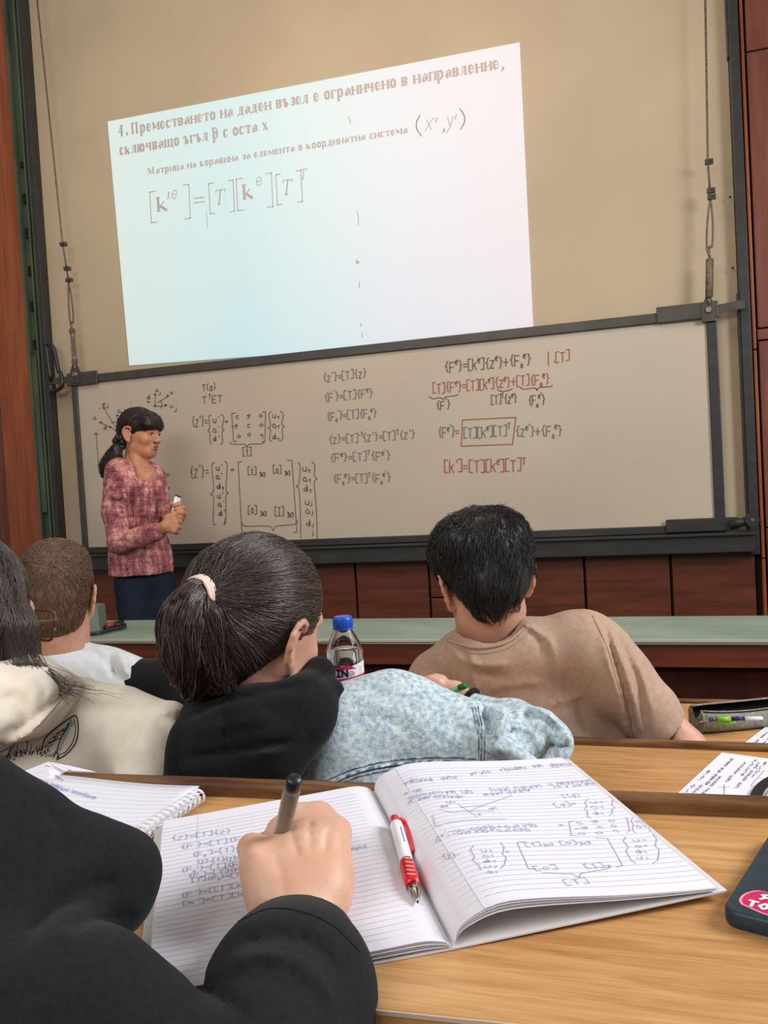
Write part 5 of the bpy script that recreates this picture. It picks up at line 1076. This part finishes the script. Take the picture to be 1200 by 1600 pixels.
foldsT += [KP((718, 1012, 1.63), (760, 1036, 1.605), 3.5, 4.5, .014), KP((760, 1036, 1.605), (800, 1034, 1.60), 4.5, 3, .014), KP((812, 972, 1.635), (846, 992, 1.61), 4, 4, .014), KP((950, 1000, 1.59), (985, 1110, 1.555), 3.5, 4, .012), KP((850, 1104, 1.60), (905, 1086, 1.595), 2.5, 2.5, .014)]
bite = [K(h2+hb2@V3(0, -.01, -.03), CP(762, 975, 1.655), .05, .058, .012, 's')]
dt = folds([([(700, 1006), (722, 1030), (760, 1040), (800, 1036)], 5, 7, 1.8), ([(722, 1018), (740, 1048), (790, 1058)], -4, 7, 1.8), ([(735, 1012), (738, 1040), (742, 1075), (738, 1110)], 3, 6, 1.8), ([(815, 968), (835, 985), (858, 1000), (866, 1030)], 5, 5, 1.8), ([(822, 982), (840, 1000), (848, 1030)], -4, 5, 1.8), ([(868, 1020), (872, 1080), (884, 1130)], 2.5, 5, 1.8),
  ([(944, 975), (962, 1030), (980, 1090), (996, 1165)], -9, 6, 1.8), ([(950, 985), (972, 1040), (994, 1110), (1003, 1165)], 5, 4, 1.8), ([(960, 985), (988, 1040), (1000, 1080), (1012, 1160)], -6, 6, 1.8), ([(935, 980), (952, 1040), (970, 1100), (984, 1165)], 4, 5, 1.8), ([(975, 1010), (1005, 1060), (1020, 1120)], 3, 6, 1.8), ([(1020, 1130), (1035, 1110), (1050, 1098)], -2, 5, 1.8),
  ([(850, 1106), (880, 1096), (910, 1086)], 3, 4, 1.8), ([(760, 1080), (800, 1070), (850, 1066)], 2.5, 8, 1.8), ([(700, 1050), (706, 1080), (700, 1120)], -3, 7, 1.8), ([(900, 1090), (912, 1120), (915, 1160)], -2, 7, 1.8), ([(660, 1035), (680, 1030), (700, 1040)], 3, 5, 1.8)], lambda P: .0020*sn(P, 26, 31)+.0012*sn(P*[1, 1, .5], 60, 33))
tp = tee+slv+bite
v, q = sdf_mesh(tp+[KP((1052, 1165, 1.60), (1100, 1205, 1.58), 50, 55, .006, 's')], .0055, disp=dt, smooth=1); ts = obj('t_shirt', (v, q), M['tee'], G2, smooth=True)
seam(tp, [(700, 1000, 1.64), (735, 1011, 1.62), (769, 1010, 1.61), (797, 1000, 1.62), (824, 976, 1.65)], .0042, 'collar_rib', M['tee'], ts, dt, 8)
seam(tp, [(706, 1008, 1.64), (737, 1020, 1.62), (771, 1019, 1.61), (802, 1008, 1.62), (834, 982, 1.65)], .0010, 'collar_seam', M['tee'], ts, dt, 8)
seam(tp, [(926, 962, 1.62), (948, 1010, 1.60), (966, 1070, 1.58), (984, 1130, 1.57), (992, 1165, 1.57)], .0013, 'sleeve_seam', M['tee'], ts, dt, 8)
lower_body(G2, CP(850, 1300, 1.72), .45, 17, 0)

# ---------------------------------------------------------------- man with cropped brown hair in grey (front row, far left)
h3 = CP(89, 928, 1.98); hb3 = basis(FW*.98-RT*.06-UP*.06, UP); H3 = lambda *p: h3+hb3@np.array(p)
G3 = person('man with cropped brown hair in a pale grey T-shirt over a black sleeve', tuple(V3(*CP(110, 1100, 2.02)[:2], .45)))
v, q = sdf_mesh(head_prims(h3, hb3, 1.04, neck=False)+[K(H3(0, -.02, -.05), CP(97, 1030, 2.0), .066, .070, .03)], .0055, smooth=1); obj('body', (v, q), M['skin'], G3, smooth=True)
hr3 = [E(H3(0, -.014, .026), (.083, .100, .096), hb3), E(H3(0, -.045, -.02), (.073, .062, .066), hb3, .03), E(H3(0, .0, .085), (.062, .08, .04), hb3, .03), E(H3(0, .10, -.06), (.09, .085, .085), hb3, .012, 's'), E(H3(.096, .02, -.045), (.022, .05, .05), hb3, .01, 's'), E(H3(-.096, .02, -.045), (.022, .05, .05), hb3, .01, 's'), E(H3(0, -.03, -.142), (.09, .1, .045), hb3, .012, 's'), E(H3(0, -.04, -.055), (.066, .055, .05), hb3, .03)]
v, q = sdf_mesh(hr3, .0055, disp=lambda P: .001*sn(P, 120, 4), smooth=1); ho3 = obj('hair', (v, q), M['hair_br'], G3, smooth=True, tint=np.full(len(v), .1))
lc3 = lambda P: (P-h3)@hb3
falling(hr3, 5200, h3, .12, H3(.012, -.07, .07), -UP*.55, 5, .018, ho3, M['hair_br'], rs=6, r0=.0009, lift=.003, keep=lambda P: lc3(P)[:, 2] > -.08, clump=60)
falling(hr3, 1600, h3, .12, H3(.012, -.07, .06), UP*.5, 6, .034, ho3, M['hair_br'], rs=16, r0=.0010, lift=.006, keep=lambda P: lc3(P)[:, 2] > .035, clump=50)
gt = [KP((20, 1050, 2.02), (92, 1034, 1.98), 34, 38, .04), KP((96, 1034, 1.98), (165, 1052, 2.0), 38, 38, .04), EP((100, 1150, 2.04), (110, 120), .10, .05), KP((160, 1055, 2.0), (204, 1062, 1.98), 40, 38, .03), EP((105, 1280, 2.05), (95, 120), .10, .05)]
gt += [KP((160, 1040, 1.98), (190, 1042, 1.97), 22, 22, .02), K(H3(0, -.02, -.06), CP(96, 972, 1.985), .05, .055, .01, 's')]
dg = folds([([(64, 1018), (110, 1010), (150, 1022), (190, 1060), (220, 1085)], -6, 7, 2.1), ([(60, 1006), (110, 1000), (140, 1008)], 3, 5, 2.1), ([(168, 1022), (176, 1040), (178, 1062)], -6, 5, 2.1), ([(184, 1018), (194, 1036), (200, 1058)], 6, 5, 2.1), ([(200, 1026), (206, 1042), (212, 1058)], -5, 4, 2.1), ([(130, 1050), (160, 1070), (200, 1090)], 3, 7, 2.1)], lambda P: .0022*sn(P, 30, 41))
cutp = KP((262, 1040, 1.97), (245, 1110, 1.95), 34, 30, .005, 's')
v, q = sdf_mesh(gt+[cutp], .0065, disp=dg, smooth=1); gs = obj('t_shirt', (v, q), M['greytee'], G3, smooth=True)
bs = [KP((190, 1062, 1.99), (262, 1068, 1.96), 34, 38, .02), KP((262, 1068, 1.96), (285, 1110, 1.93), 38, 34, .02), KP((285, 1110, 1.93), (330, 1120, 2.12), 32, 26, .02)]
v, q = sdf_mesh(bs, .007, disp=lambda P: .002*sn(P, 40, 43), smooth=1); obj('black_sleeve', (v, q), M['blackcloth'], G3, smooth=True)
lower_body(G3, CP(110, 1240, 2.04), .45, 17, 0)

# ---------------------------------------------------------------- woman in the cream hoodie (middle row, far left)
h4 = CP(-52, 962, 1.17); hb4 = basis(RT*.36+FW*.92-UP*.12, UP+RT*.05); H4 = lambda *p: h4+hb4@np.array(p)
G4 = person('woman with long dark hair and glasses in a cream hoodie with a printed drawing', tuple(V3(*CP(100, 1150, 1.2)[:2], .54)))
v, q = sdf_mesh(head_prims(h4, hb4, 1.0, neck=False)+[K(H4(0, -.03, -.05), CP(-30, 1090, 1.2), .052, .056, .03)], .005, smooth=1); obj('body', (v, q), M['skin'], G4, smooth=True)
hr4 = [E(H4(0, -.018, .024), (.083, .098, .094), hb4), E(H4(.01, -.05, -.05), (.08, .07, .09), hb4, .03), KP((20, 985, 1.13), (42, 1035, 1.13), 34, 22, .03), KP((-30, 990, 1.12), (0, 1050, 1.12), 50, 34, .03), KP((0, 925, 1.14), (18, 985, 1.13), 20, 24, .03), E(H4(0, .10, -.05), (.075, .09, .09), hb4, .012, 's')]
v, q = sdf_mesh(hr4, .0055, smooth=1); ho4 = obj('hair', (v, q), M['hair_dk'], G4, smooth=True, tint=np.full(len(v), .05))
falling(hr4, 5200, h4, .13, H4(0, -.02, .11), -UP*1.1, 10, .075, ho4, M['hair_dk'], rs=12, r0=.0008, lift=.001, clump=30)
R5 = np.random.default_rng(8); fl_ = []
for i in range(150):
    x0 = R5.uniform(5, 52); s = R5.random(); p = [(x0, 985+R5.uniform(-10, 20), 1.09), (x0+12+R5.normal()*6, 1030, 1.085), (x0+25+60*s*R5.random(), 1052+R5.uniform(-6, 14)+12*s, 1.075), (x0+30+150*s*R5.random(), 1062+30*s+R5.uniform(-14, 18), 1.075)]
    fl_.append(spline([CP(*a) for a in p], 5))
V, Q, tt = tubes3(np.array(fl_), .00045, .0002, np.full(150, .4)); obj('loose_strands', (V, Q), M['hair_dk'], ho4, smooth=True, tint=tt, kind='stuff')
# glasses
lens_c = H4(.034, .112, -.008)
gl = [H4(.074, .0, -.004), H4(.073, .06, -.002), H4(.070, .100, 0)]
obj('glasses_temple', tube(gl, .0024, 8), mat('tortoise_frame', (92, 66, 56), .3, .5), G4, smooth=True)
ring = [H4(.040+.030*math.copysign(abs(math.cos(a))**.6, math.cos(a)), .106-.010*max(0, math.cos(a)), -.010+.022*math.copysign(abs(math.sin(a))**.6, math.sin(a))) for a in np.linspace(0, 2*math.pi, 30)]
obj('glasses_rim', tube(ring, .0024, 8), bpy.data.materials['tortoise_frame'], G4, smooth=True)
ring2 = [H4(-.040+.030*math.copysign(abs(math.cos(a))**.6, math.cos(a)), .106-.010*max(0, -math.cos(a)), -.010+.022*math.copysign(abs(math.sin(a))**.6, math.sin(a))) for a in np.linspace(0, 2*math.pi, 30)]
obj('glasses_rim', tube(ring2, .0024, 8), bpy.data.materials['tortoise_frame'], G4, smooth=True)
obj('glasses_bridge', tube([H4(-.010, .108, -.004), H4(0, .112, -.001), H4(.010, .108, -.004)], .002, 8), bpy.data.materials['tortoise_frame'], G4, smooth=True)
# hoodie
hd = [EP((60, 1190, 1.17), (150, 125), .10, .05, 0), KP((90, 1120, 1.15), (190, 1128, 1.14), 52, 48, .05), KP((190, 1130, 1.14), (248, 1152, 1.12), 48, 40, .03), KP((248, 1152, 1.12), (225, 1230, 1.09), 44, 40, .04), EP((60, 1360, 1.18), (140, 150), .10, .05), KP((258, 1128, 1.10), (276, 1108, 1.12), 18, 9, .02)]
hood4 = [KP((-40, 1075, 1.08), (60, 1072, 1.10), 42, 36, .03), KP((60, 1072, 1.10), (112, 1078, 1.13), 33, 18, .02), KP((-40, 1130, 1.04), (50, 1110, 1.07), 42, 34, .04), KP((50, 1110, 1.07), (100, 1085, 1.11), 32, 20, .03), KP((-40, 1050, 1.12), (50, 1045, 1.12), 24, 20, .03), KP((-40, 1100, 1.0), (25, 1092, 1.03), 12, 8, .03, 's')]
dh = folds([([(240, 1118), (262, 1124), (284, 1122)], -5, 4, 1.3), ([(236, 1108), (260, 1112), (280, 1108)], 3, 4, 1.3), ([(245, 1130), (262, 1150), (262, 1180)], -3, 7, 1.3), ([(150, 1090), (165, 1120), (160, 1170)], -2, 14, 1.3), ([(215, 1110), (228, 1150), (225, 1190)], 2, 10, 1.3), ([(120, 1066), (150, 1080), (200, 1088)], 3, 8, 1.3)], lambda P: .0028*sn(P, 24, 51)+.001*sn(P, 70, 52))
v, q = sdf_mesh(hd, .0065, disp=dh, smooth=1); hj = obj('hoodie', (v, q), M['cream'], G4, smooth=True)
v, q = sdf_mesh(hood4, .0048, disp=folds([([(0, 1150), (40, 1130), (80, 1100), (116, 1075)], -6, 7, 1.2), ([(0, 1168), (40, 1150), (80, 1118)], 4, 6, 1.2), ([(0, 1095), (20, 1090), (40, 1110), (30, 1130)], -5, 12, 1.2), ([(50, 1055), (70, 1080), (60, 1110)], -3, 8, 1.2), ([(60, 1040), (95, 1050), (118, 1062)], 3, 5, 1.2)], lambda P: .0022*sn(P, 40, 53)), smooth=1); obj('hood', (v, q), M['cream'], G4, smooth=True)
seam(hd+hood4, [(118, 1066, 1.1), (92, 1098, 1.08), (62, 1132, 1.05), (25, 1162, 1.03), (-10, 1180, 1.02)], .0010, 'hood_seam', mat('tan_seam', (150, 136, 118), .9), hj, None, 8, .003)
# printed drawing of two long furry ears (flat print on the back)
M['print'] = mat('print_ink', (62, 56, 56), .9, .1); M['printb'] = mat('print_pale_blue', (176, 204, 220), .9, .1)
def pr_line(pts, r=.0006, m='print', n=5, nm='print_line', off=.0004): seam(hd, [(x, y, 1.1) for x, y in pts], r, nm, M[m], hj, dh, n, off)
pr_line([(65, 1172), (70, 1155), (82, 1142), (98, 1130), (114, 1119), (120, 1121), (122, 1140), (119, 1158), (110, 1172), (98, 1182), (88, 1186)], .0008)
pr_line([(116, 1123), (118, 1140), (114, 1158), (104, 1173), (92, 1180)], .0005); pr_line([(112, 1124), (104, 1138), (94, 1156), (88, 1176)], .0006)
pr_line([(10, 1186), (16, 1172), (24, 1162), (38, 1150)], .0008); pr_line([(27, 1178), (27, 1165)], .0005); pr_line([(40, 1148), (43, 1160), (41, 1176)], .0005)
for p in ([(113, 1127), (107, 1140), (99, 1156), (93, 1172)], [(22, 1164), (20, 1174), (18, 1182)]): pr_line(p, .0026, 'printb', nm='print_patch', off=-.0016)
rp = random.Random(2); fur = []
for i in range(150):
    t = rp.random()
    if t < .6: x = rp.uniform(6, 92); y = 1180+7*math.sin(x*.05+2)+rp.uniform(-4, 10)*.8; ang = rp.uniform(-.7, .7)+(-.5 if x < 40 else .4)
    else:
        k = rp.random(); x = 66+(44-0)*k*rp.uniform(.3, 1); y = 1172-44*k; x = 68+42*k+rp.uniform(-2, 3); y = 1160-38*k+rp.uniform(4, 14); ang = 1.0
    L_f = rp.uniform(4, 9); a = on_surf(hd, [(x, y, 1.1), (x+math.sin(ang)*L_f*.5, y-math.cos(ang)*L_f*.5, 1.1), (x+math.sin(ang*1.3)*L_f, y-math.cos(ang)*L_f, 1.1)], .0004, dh); fur.append(a)
V, Q, tt = tubes3(np.array(fur), .0005, .00015, np.zeros(150)); obj('print_fur', (V, Q), M['print'], hj, kind='stuff')
lower_body(G4, CP(90, 1300, 1.16), .54, 17, 0)
# ---------------------------------------------------------------- lecturer beside the whiteboard
D5 = 4.10; h5 = CP(219, 676, D5); hb5 = basis(RT*.93-FW*.36-UP*.06, UP+RT*.02); H5 = lambda *p: h5+hb5@(np.array(p)*1.06)
G5 = person('woman lecturer in a pink tweed jacket and navy trousers holding white markers', tuple(V3(*CP(218, 800, D5)[:2], Z_POD)))
bp5 = head_prims(h5, hb5, 1.06, neck=False)+[K(H5(0, -.025, -.06), CP(212, 738, D5), .045, .056, .03), KP((212, 738, D5), (228, 752, D5-.04), 22, 20, .04), K(H5(.03, -.02, -.075), CP(218, 738, D5-.08), .012, .012, .025)]
v, q = sdf_mesh(bp5, .0032, smooth=1); obj('body', (v, q), M['skinl'], G5, smooth=True)
for s in (-1, 1):
    c = H5(s*.030, .0746, -.006); o = obj('eye', lathe(c-hb5[:, 1]*.0118, hb5[:, 1], [(0, .001), (.002, .006), (.006, .0105), (.0118, .0128), (.0176, .0105), (.0216, .006), (.0236, .001)], 14), M['eye'], G5, smooth=True)
    obj('iris', lathe(c+hb5[:, 1]*.0105, hb5[:, 1], [(0, .0058), (.0016, .004), (.002, .001)], 12), M['iris'], o, smooth=True)
    obj('eyebrow', tube([H5(s*.012, .089, .014), H5(s*.030, .087, .021), H5(s*.046, .074, .016)], [.002, .003, .0016], 6), M['hair_lc'], G5, smooth=True)
    obj('eyelid', tube([H5(s*.017, .084, -.004), H5(s*.024, .090, .003), H5(s*.036, .089, .003), H5(s*.045, .078, -.003)], .0022, 6), M['skinl'], G5, smooth=True)
obj('lips', tube(spline([H5(-.020, .085, -.066), H5(-.008, .095, -.0615), H5(0, .096, -.063), H5(.008, .095, -.0615), H5(.020, .085, -.066)], 4), .0032, 6), M['lips'], G5, smooth=True)
obj('lips', tube(spline([H5(-.018, .085, -.069), H5(0, .095, -.0735), H5(.018, .085, -.069)], 4), .0036, 6), M['lips'], G5, smooth=True)
hr5 = [E(H5(0, -.016, .028), (.086, .106, .096), hb5), E(H5(0, .065, .052), (.060, .040, .042), hb5, .03), E(H5(.03, .072, .035), (.038, .026, .026), hb5, .02), E(H5(-.03, .072, .035), (.038, .026, .026), hb5, .02), K(H5(0, -.07, -.01), CP(190, 690, 4.08), .05, .02, k=.03),
       E(H5(0, .095, -.055), (.09, .09, .072), hb5, .010, 's'), E(H5(.096, .018, -.062), (.032, .052, .062), hb5, .010, 's'), E(H5(-.096, .018, -.062), (.032, .052, .062), hb5, .010, 's'), E(H5(0, -.02, -.13), (.09, .1, .04), hb5, .01, 's')]
v, q = sdf_mesh(hr5, .004, disp=lambda P: .0012*sn(P, 120, 61), smooth=1); ho5 = obj('hair', (v, q), M['hair_lc'], G5, smooth=True, tint=np.full(len(v), .1))
Rg = np.random.default_rng(14); d = Rg.normal(size=(5000, 3)); d /= np.linalg.norm(d, axis=1, keepdims=True); P = snap(hr5, h5+d*.12, 0, 4); P = P[np.abs(seval(hr5, P)) < .004][:2600]
sweep(hr5, P, CP(190, 690, 4.08), .010, 8, ho5, M['hair_lc'], .0009, .0007, rs=15)
sc5 = CP(186, 692, 4.07)
for i in range(7):
    a = i*.9; obj('scrunchie', (lambda r: (r[0], r[1]))(lathe(sc5+V3(math.cos(a)*.020, 0, math.sin(a)*.026)-V3(0, .016, 0), (0, 1, 0), [(0, .006), (.006, .015), (.016, .020), (.028, .015), (.034, .006)], 10)), M['black'], ho5, smooth=True)
pc5 = spline([CP(184, 698, 4.06), CP(178, 712, 4.05), CP(171, 730, 4.04), CP(165, 748, 4.04)], 5); pr5 = np.interp(np.linspace(0, 1, len(pc5)), [0, .3, .7, 1], [.022, .036, .034, .012])
v, q = sdf_mesh([K(pc5[i], pc5[i+1], pr5[i]*.85, pr5[i+1]*.85, .01) for i in range(len(pc5)-1)], .006); po5 = obj('ponytail', (v, q), M['hair_lc'], G5, smooth=True, tint=np.full(len(v), .1))
tail_strands(pc5, pr5, 500, po5, M['hair_lc'], 7, r0=.0012, flare=5)
# jacket
jk = [KP((196, 745, 4.06), (236, 743, 4.16), 24, 20, .06), KP((210, 760, 4.12), (214, 808, 4.12), 40, 37, .05), KP((214, 808, 4.12), (220, 870, 4.12), 38, 46, .04), KP((220, 870, 4.12), (221, 900, 4.12), 47, 50, .03), KP((232, 765, 4.06), (234, 800, 4.06), 24, 20, .05)]
jk += [K(CP(206, 712, D5), CP(222, 748, 4.05), .040, .050, .012, 's'), KP((226, 738, 3.98), (240, 768, 3.98), 9, 2, .012, 's'), BX(CP(222, 962, 4.12), (.40, .40, .21), rd=.004, k=.006, op='s'), KP((262, 870, 4.02), (274, 905, 4.02), 2, 4, .01, 's')]
rs_ = [KP((186, 738, 4.02), (181, 800, 3.97), 23, 21, .02), KP((181, 800, 3.97), (187, 846, 3.95), 20, 19, .02), KP((187, 848, 3.95), (244, 831, 3.88), 19, 14.5, .015), KP((172, 782, 3.90), (196, 790, 3.88), 3, 3, .012, 's'), KP((176, 832, 3.88), (206, 838, 3.85), 2, 2, .01, 's'), KP((178, 806, 3.88), (205, 818, 3.86), 2.5, 2, .012, 's'),
       KP((172, 776, 3.93), (196, 776, 3.90), 4, 4, .012)]
ls_ = [KP((242, 745, 4.18), (252, 800, 4.20), 18, 15, .02), KP((252, 806, 4.20), (268, 808, 4.02), 14, 11, .015)]
djk = folds([([(170, 782), (184, 786), (200, 782)], -7, 3, 4.06), ([(168, 774), (184, 776), (198, 770)], 5, 3, 4.06), ([(172, 806), (190, 812), (206, 806)], -5, 2.5, 4.06), ([(176, 826), (196, 828), (214, 822)], -4, 2.5, 4.06), ([(208, 760), (204, 790), (210, 818)], -8, 3, 4.15), ([(185, 868), (215, 872), (245, 862)], -4, 5, 4.2), ([(196, 880), (200, 890)], 4, 3, 4.2), ([(240, 760), (246, 790), (246, 812)], -5, 3, 4.2)], lambda P: .002*sn(P*[1, 1, .4], 45, 71)+.0012*sn(P, 110, 72))
v, q = sdf_mesh(jk+rs_, .0065, disp=djk, smooth=1); jo = obj('jacket', (v, q), M['knit'], G5, smooth=True)
v, q = sdf_mesh(ls_, .006, disp=djk, smooth=1); obj('jacket_sleeve', (v, q), M['knit'], jo, smooth=True)
seam(jk, [(240, 752, 4.1), (244, 780, 4.1), (246, 820, 4.1), (250, 860, 4.1), (254, 892, 4.1)], .004, 'front_edge', M['knit'], jo, djk, 6)
obj('white_top', lathe(CP(238, 738, 4.10), CP(240, 768, 4.04)-CP(238, 738, 4.10), [(0, .012), (.02, .022), (.05, .024), (.09, .010)], 12), M['white'], G5, smooth=True)
hips = CP(222, 900, 4.12)
tr = [E(hips+RT*.022, (.105, .10, .10), CAMB, .04)]
for sx, dx, dy in ((0, -.030, -.04), (1, .062, .03)):
    a = hips+RT*dx*[1, 1, 0]+V3(0, dy, -.03); k = V3(a[0]+.01, a[1]-.01, Z_POD+.46); f = V3(a[0], a[1]+.02, Z_POD+.09); tr += [K(a, k, .086, .064, .03), K(k, f, .064, .055, .02)]
v, q = sdf_mesh(tr, .010, disp=lambda P: .002*sn(P, 40, 75), smooth=1); to = obj('trousers', (v, q), M['trouser'], G5, smooth=True)
for dx, dy in ((-.030, -.04), (.062, .03)):
    a = hips+RT*dx*[1, 1, 0]+V3(0, dy, 0); v, q = sdf_mesh([K((a[0]-.01, a[1]+.02, Z_POD+.045), (a[0]+.12, a[1]-.03, Z_POD+.032), .042, .030, .02), BX((a[0]+.05, a[1], Z_POD+.008), (.10, .04, .008), rd=.004, k=.01)], .008); obj('shoe', (v, q), M['shoe'], G5, smooth=True)
# hands: right closed over the left wrist side, left holding two markers
def hand5(name, wrist, palm, knk, curl, th, m, dep, fr=6.2):
    P = [KP(wrist, palm, 8.5, 10.5, .010)]+[KP(palm, knk[i], 7.5, 5.6, .010) for i in range(4)]
    for i in range(4): P += [KP(knk[i], curl[i][0], 4.9, 4.4, .003), KP(curl[i][0], curl[i][1], 4.4, 3.6, .003)]
    P += [KP(palm, th[0], 7, 5.4, .01), KP(th[0], th[1], 5.2, 4.2, .005)]
    v, q = sdf_mesh(P, .0030, smooth=1); obj(name, (v, q), m, G5, smooth=True)
hand5('hand', (246, 829, 3.88), (260, 822, 3.86), [(270, 810, 3.86), (274, 816, 3.85), (275, 823, 3.85), (272, 829, 3.85)], [((277, 808, 3.90), (271, 805, 3.93)), ((281, 815, 3.90), (274, 812, 3.93)), ((280, 824, 3.90), (273, 820, 3.93)), ((276, 831, 3.89), (270, 827, 3.92))], [(262, 809, 3.86), (272, 803, 3.87)], M['skinl'], 3.88)
hand5('hand', (268, 808, 4.02), (276, 802, 3.99), [(284, 793, 3.97), (287, 798, 3.96), (287, 804, 3.95), (284, 810, 3.95)], [((280, 788, 3.94), (273, 790, 3.93)), ((284, 794, 3.92), (276, 796, 3.91)), ((284, 801, 3.91), (276, 802, 3.91)), ((281, 808, 3.91), (275, 808, 3.91))], [(272, 792, 3.97), (268, 787, 3.95)], M['skinl'], 3.98)
for lbl, a, b in (('white marker with a dark cap end pointing up from the lecturer\'s hands', (276, 774, 3.94), (269, 808, 3.945)), ('white marker pressed against the darker-capped one in the lecturer\'s hands', (280, 776, 3.955), (274, 806, 3.96))):
    a_, b_ = CP(*a), CP(*b); d_ = b_-a_; Lm = np.linalg.norm(d_); d_ /= Lm; mk_ = thing('marker', lbl, 'marker', tuple(a_))
    obj('barrel', lathe(a_, d_, ((.004, .0085), (Lm-.01, .0085), (Lm, .004)), 14), M['white'], mk_, smooth=True); obj('end_cap', lathe(a_, d_, ((-.003, .006), (.0, .0080), (.006, .0086)), 14), M['black'], mk_, smooth=True)

# ---------------------------------------------------------------- writer beside the camera: black jacket arm and writing hand
G6 = person('writer in a loose black jacket bending over the notebook with a grey pen', tuple(V3(*CP(100, 1500, .5)[:2], .72)))
jk6 = [KP((-160, 1190, .52), (-40, 1240, .52), 56, 56, .02), KP((-40, 1240, .52), (35, 1291, .52), 56, 58, .02), KP((35, 1291, .52), (135, 1343, .54), 58, 57, .02), KP((135, 1343, .54), (186, 1362, .56), 57, 53, .02), KP((186, 1362, .56), (176, 1408, .55), 53, 46, .02), KP((176, 1408, .55), (110, 1430, .52), 46, 60, .02), KP((-140, 1420, .48), (20, 1400, .50), 140, 100, .03),
       KP((-100, 1640, .44), (110, 1590, .45), 190, 122, .03), KP((110, 1575, .46), (222, 1615, .47), 112, 90, .03), KP((222, 1640, .45), (320, 1720, .46), 100, 115, .02)]
slv6 = [KP((300, 1790, .42), (412, 1690, .46), 130, 128, .015), KP((412, 1690, .46), (452, 1560, .52), 130, 130, .02), KP((452, 1560, .52), (462, 1500, .57), 126, 100, .02)]
cut6 = [KP((-60, 1500, .44), (150, 1470, .50), 8, 6, .03, 's'), KP((150, 1470, .50), (215, 1490, .50), 14, 14, .03, 's'), KP((150, 1440, .50), (200, 1440, .50), 10, 12, .03, 's'), KP((240, 1560, .40), (330, 1640, .38), 5, 8, .02, 's'), KP((380, 1500, .46), (450, 1470, .49), 5, 5, .03, 's'), KP((450, 1470, .49), (520, 1500, .485), 5, 5, .03, 's'), KP((290, 1555, .43), (400, 1600, .40), 4, 4, .02, 's')]
hol6 = [K(CP(462, 1480, .575), CP(468, 1395, .62), .030, .040, .008, 's')]
dj6 = folds([([(30, 1480), (80, 1420), (140, 1385), (190, 1378)], -3.5, 15, .7), ([(60, 1500), (110, 1452), (170, 1432), (215, 1438)], -3, 15, .7), ([(0, 1560), (60, 1480), (120, 1455)], 3, 16, .7), ([(300, 1535), (340, 1555), (400, 1605)], -2.5, 14, .7), ([(370, 1478), (430, 1462), (490, 1478), (540, 1530)], -3.5, 11, .7), ([(350, 1510), (420, 1492), (490, 1520), (530, 1590)], 3.5, 14, .7), ([(60, 1250), (100, 1300), (90, 1360)], -2, 16, .7)], lambda P: .0018*sn(P, 30, 81))
v, q = sdf_mesh(jk6+slv6+hol6, .0038, disp=dj6, smooth=1); jo6 = obj('jacket', (v, q), M['jacket'], G6, smooth=True)
seam(slv6, [(372, 1440, .52), (420, 1420, .52), (470, 1424, .52), (520, 1446, .52), (562, 1486, .52)], .0006, 'cuff_seam', M['jacket'], jo6, dj6, 8, .0002)
# torso behind the desk edge, out of frame
hp = [KP((476, 1470, .565), (474, 1400, .60), 50, 54, .02)]                                    # wrist into palm
kn = [(438, 1302, .650), (466, 1280, .658), (500, 1276, .654), (528, 1300, .640)]               # knuckles, index to little finger
for i, (k_, r_k) in enumerate(zip(kn, (21, 22, 21, 19))): hp += [KP((455+12*i, 1400, .60), k_, 30, r_k, .016), KP((k_[0], k_[1]+2, k_[2]-.004), (k_[0], k_[1]+4, k_[2]-.004), r_k*.86, k=.006)]
hp += [KP((432, 1390, .595), (508, 1390, .60), 40, 40, .02), EP((478, 1345, .62), (60, 60), .018, .02)]
mid = [(420, 1322, .685), (452, 1304, .700), (492, 1306, .698), (528, 1330, .680)]; tipf = [(412, 1362, .672), (432, 1362, .675), (470, 1372, .672), (508, 1384, .664)]
for k_, m_, t_, r_ in zip(kn, mid, tipf, (19, 20, 19, 17)): hp += [KP(k_, m_, r_, r_*.88, .006), KP(m_, t_, r_*.88, r_*.72, .005)]
hp += [KP((432, 1410, .585), (402, 1352, .600), 32, 22, .02), KP((402, 1352, .600), (393, 1325, .625), 22, 20, .01), KP((393, 1325, .625), (412, 1318, .662), 19, 15, .006)]   # thumb, bent at its joint
hp += [KP((428, 1296, .60), (416, 1312, .60), 5, 5, .012, 's')]
v, q = sdf_mesh(hp, .0022, disp=folds([([(455, 1296), (466, 1340)], -1.6, 6, .9), ([(485, 1280), (484, 1330)], -1.6, 6, .9), ([(514, 1290), (506, 1335)], -1.6, 6, .9), ([(425, 1330), (440, 1370), (445, 1410)], -1.2, 9, .9), ([(400, 1420), (460, 1412), (540, 1432)], -.8, 4, .9), ([(378, 1338), (396, 1342)], -.7, 2.5, .9)], lambda P: .0006*sn(P, 120, 85)), smooth=1); obj('hand', (v, q), M['skinh'], G6, smooth=True)
v, q = sdf_mesh([E(CP(414, 1316, .678), (.0055, .003, .007), CAMB)], .0014); obj('thumbnail', (v, q), M['ear'], G6, smooth=True)
a6, b6 = CP(459, 1222, .585), PB(424, 1372, .0095); d6 = b6-a6; L6 = np.linalg.norm(d6); d6 /= L6
wp = thing('pen', 'grey pen with a black end held in the writer\'s hand over the notebook', 'pen', tuple(a6))
obj('barrel', lathe(a6, d6, ((.006, .0058), (.012, .0062), (L6*.8, .0058), (L6*.9, .003), (L6, .0006)), 20), mat('smoky_grey_plastic', (138, 128, 120), .28, .5, (118, 108, 100), 60), wp, smooth=True)
obj('end_cap', lathe(a6, d6, ((-.0045, .0040), (-.003, .0054), (.004, .0058), (.007, .0058)), 20), M['black'], wp, smooth=True)
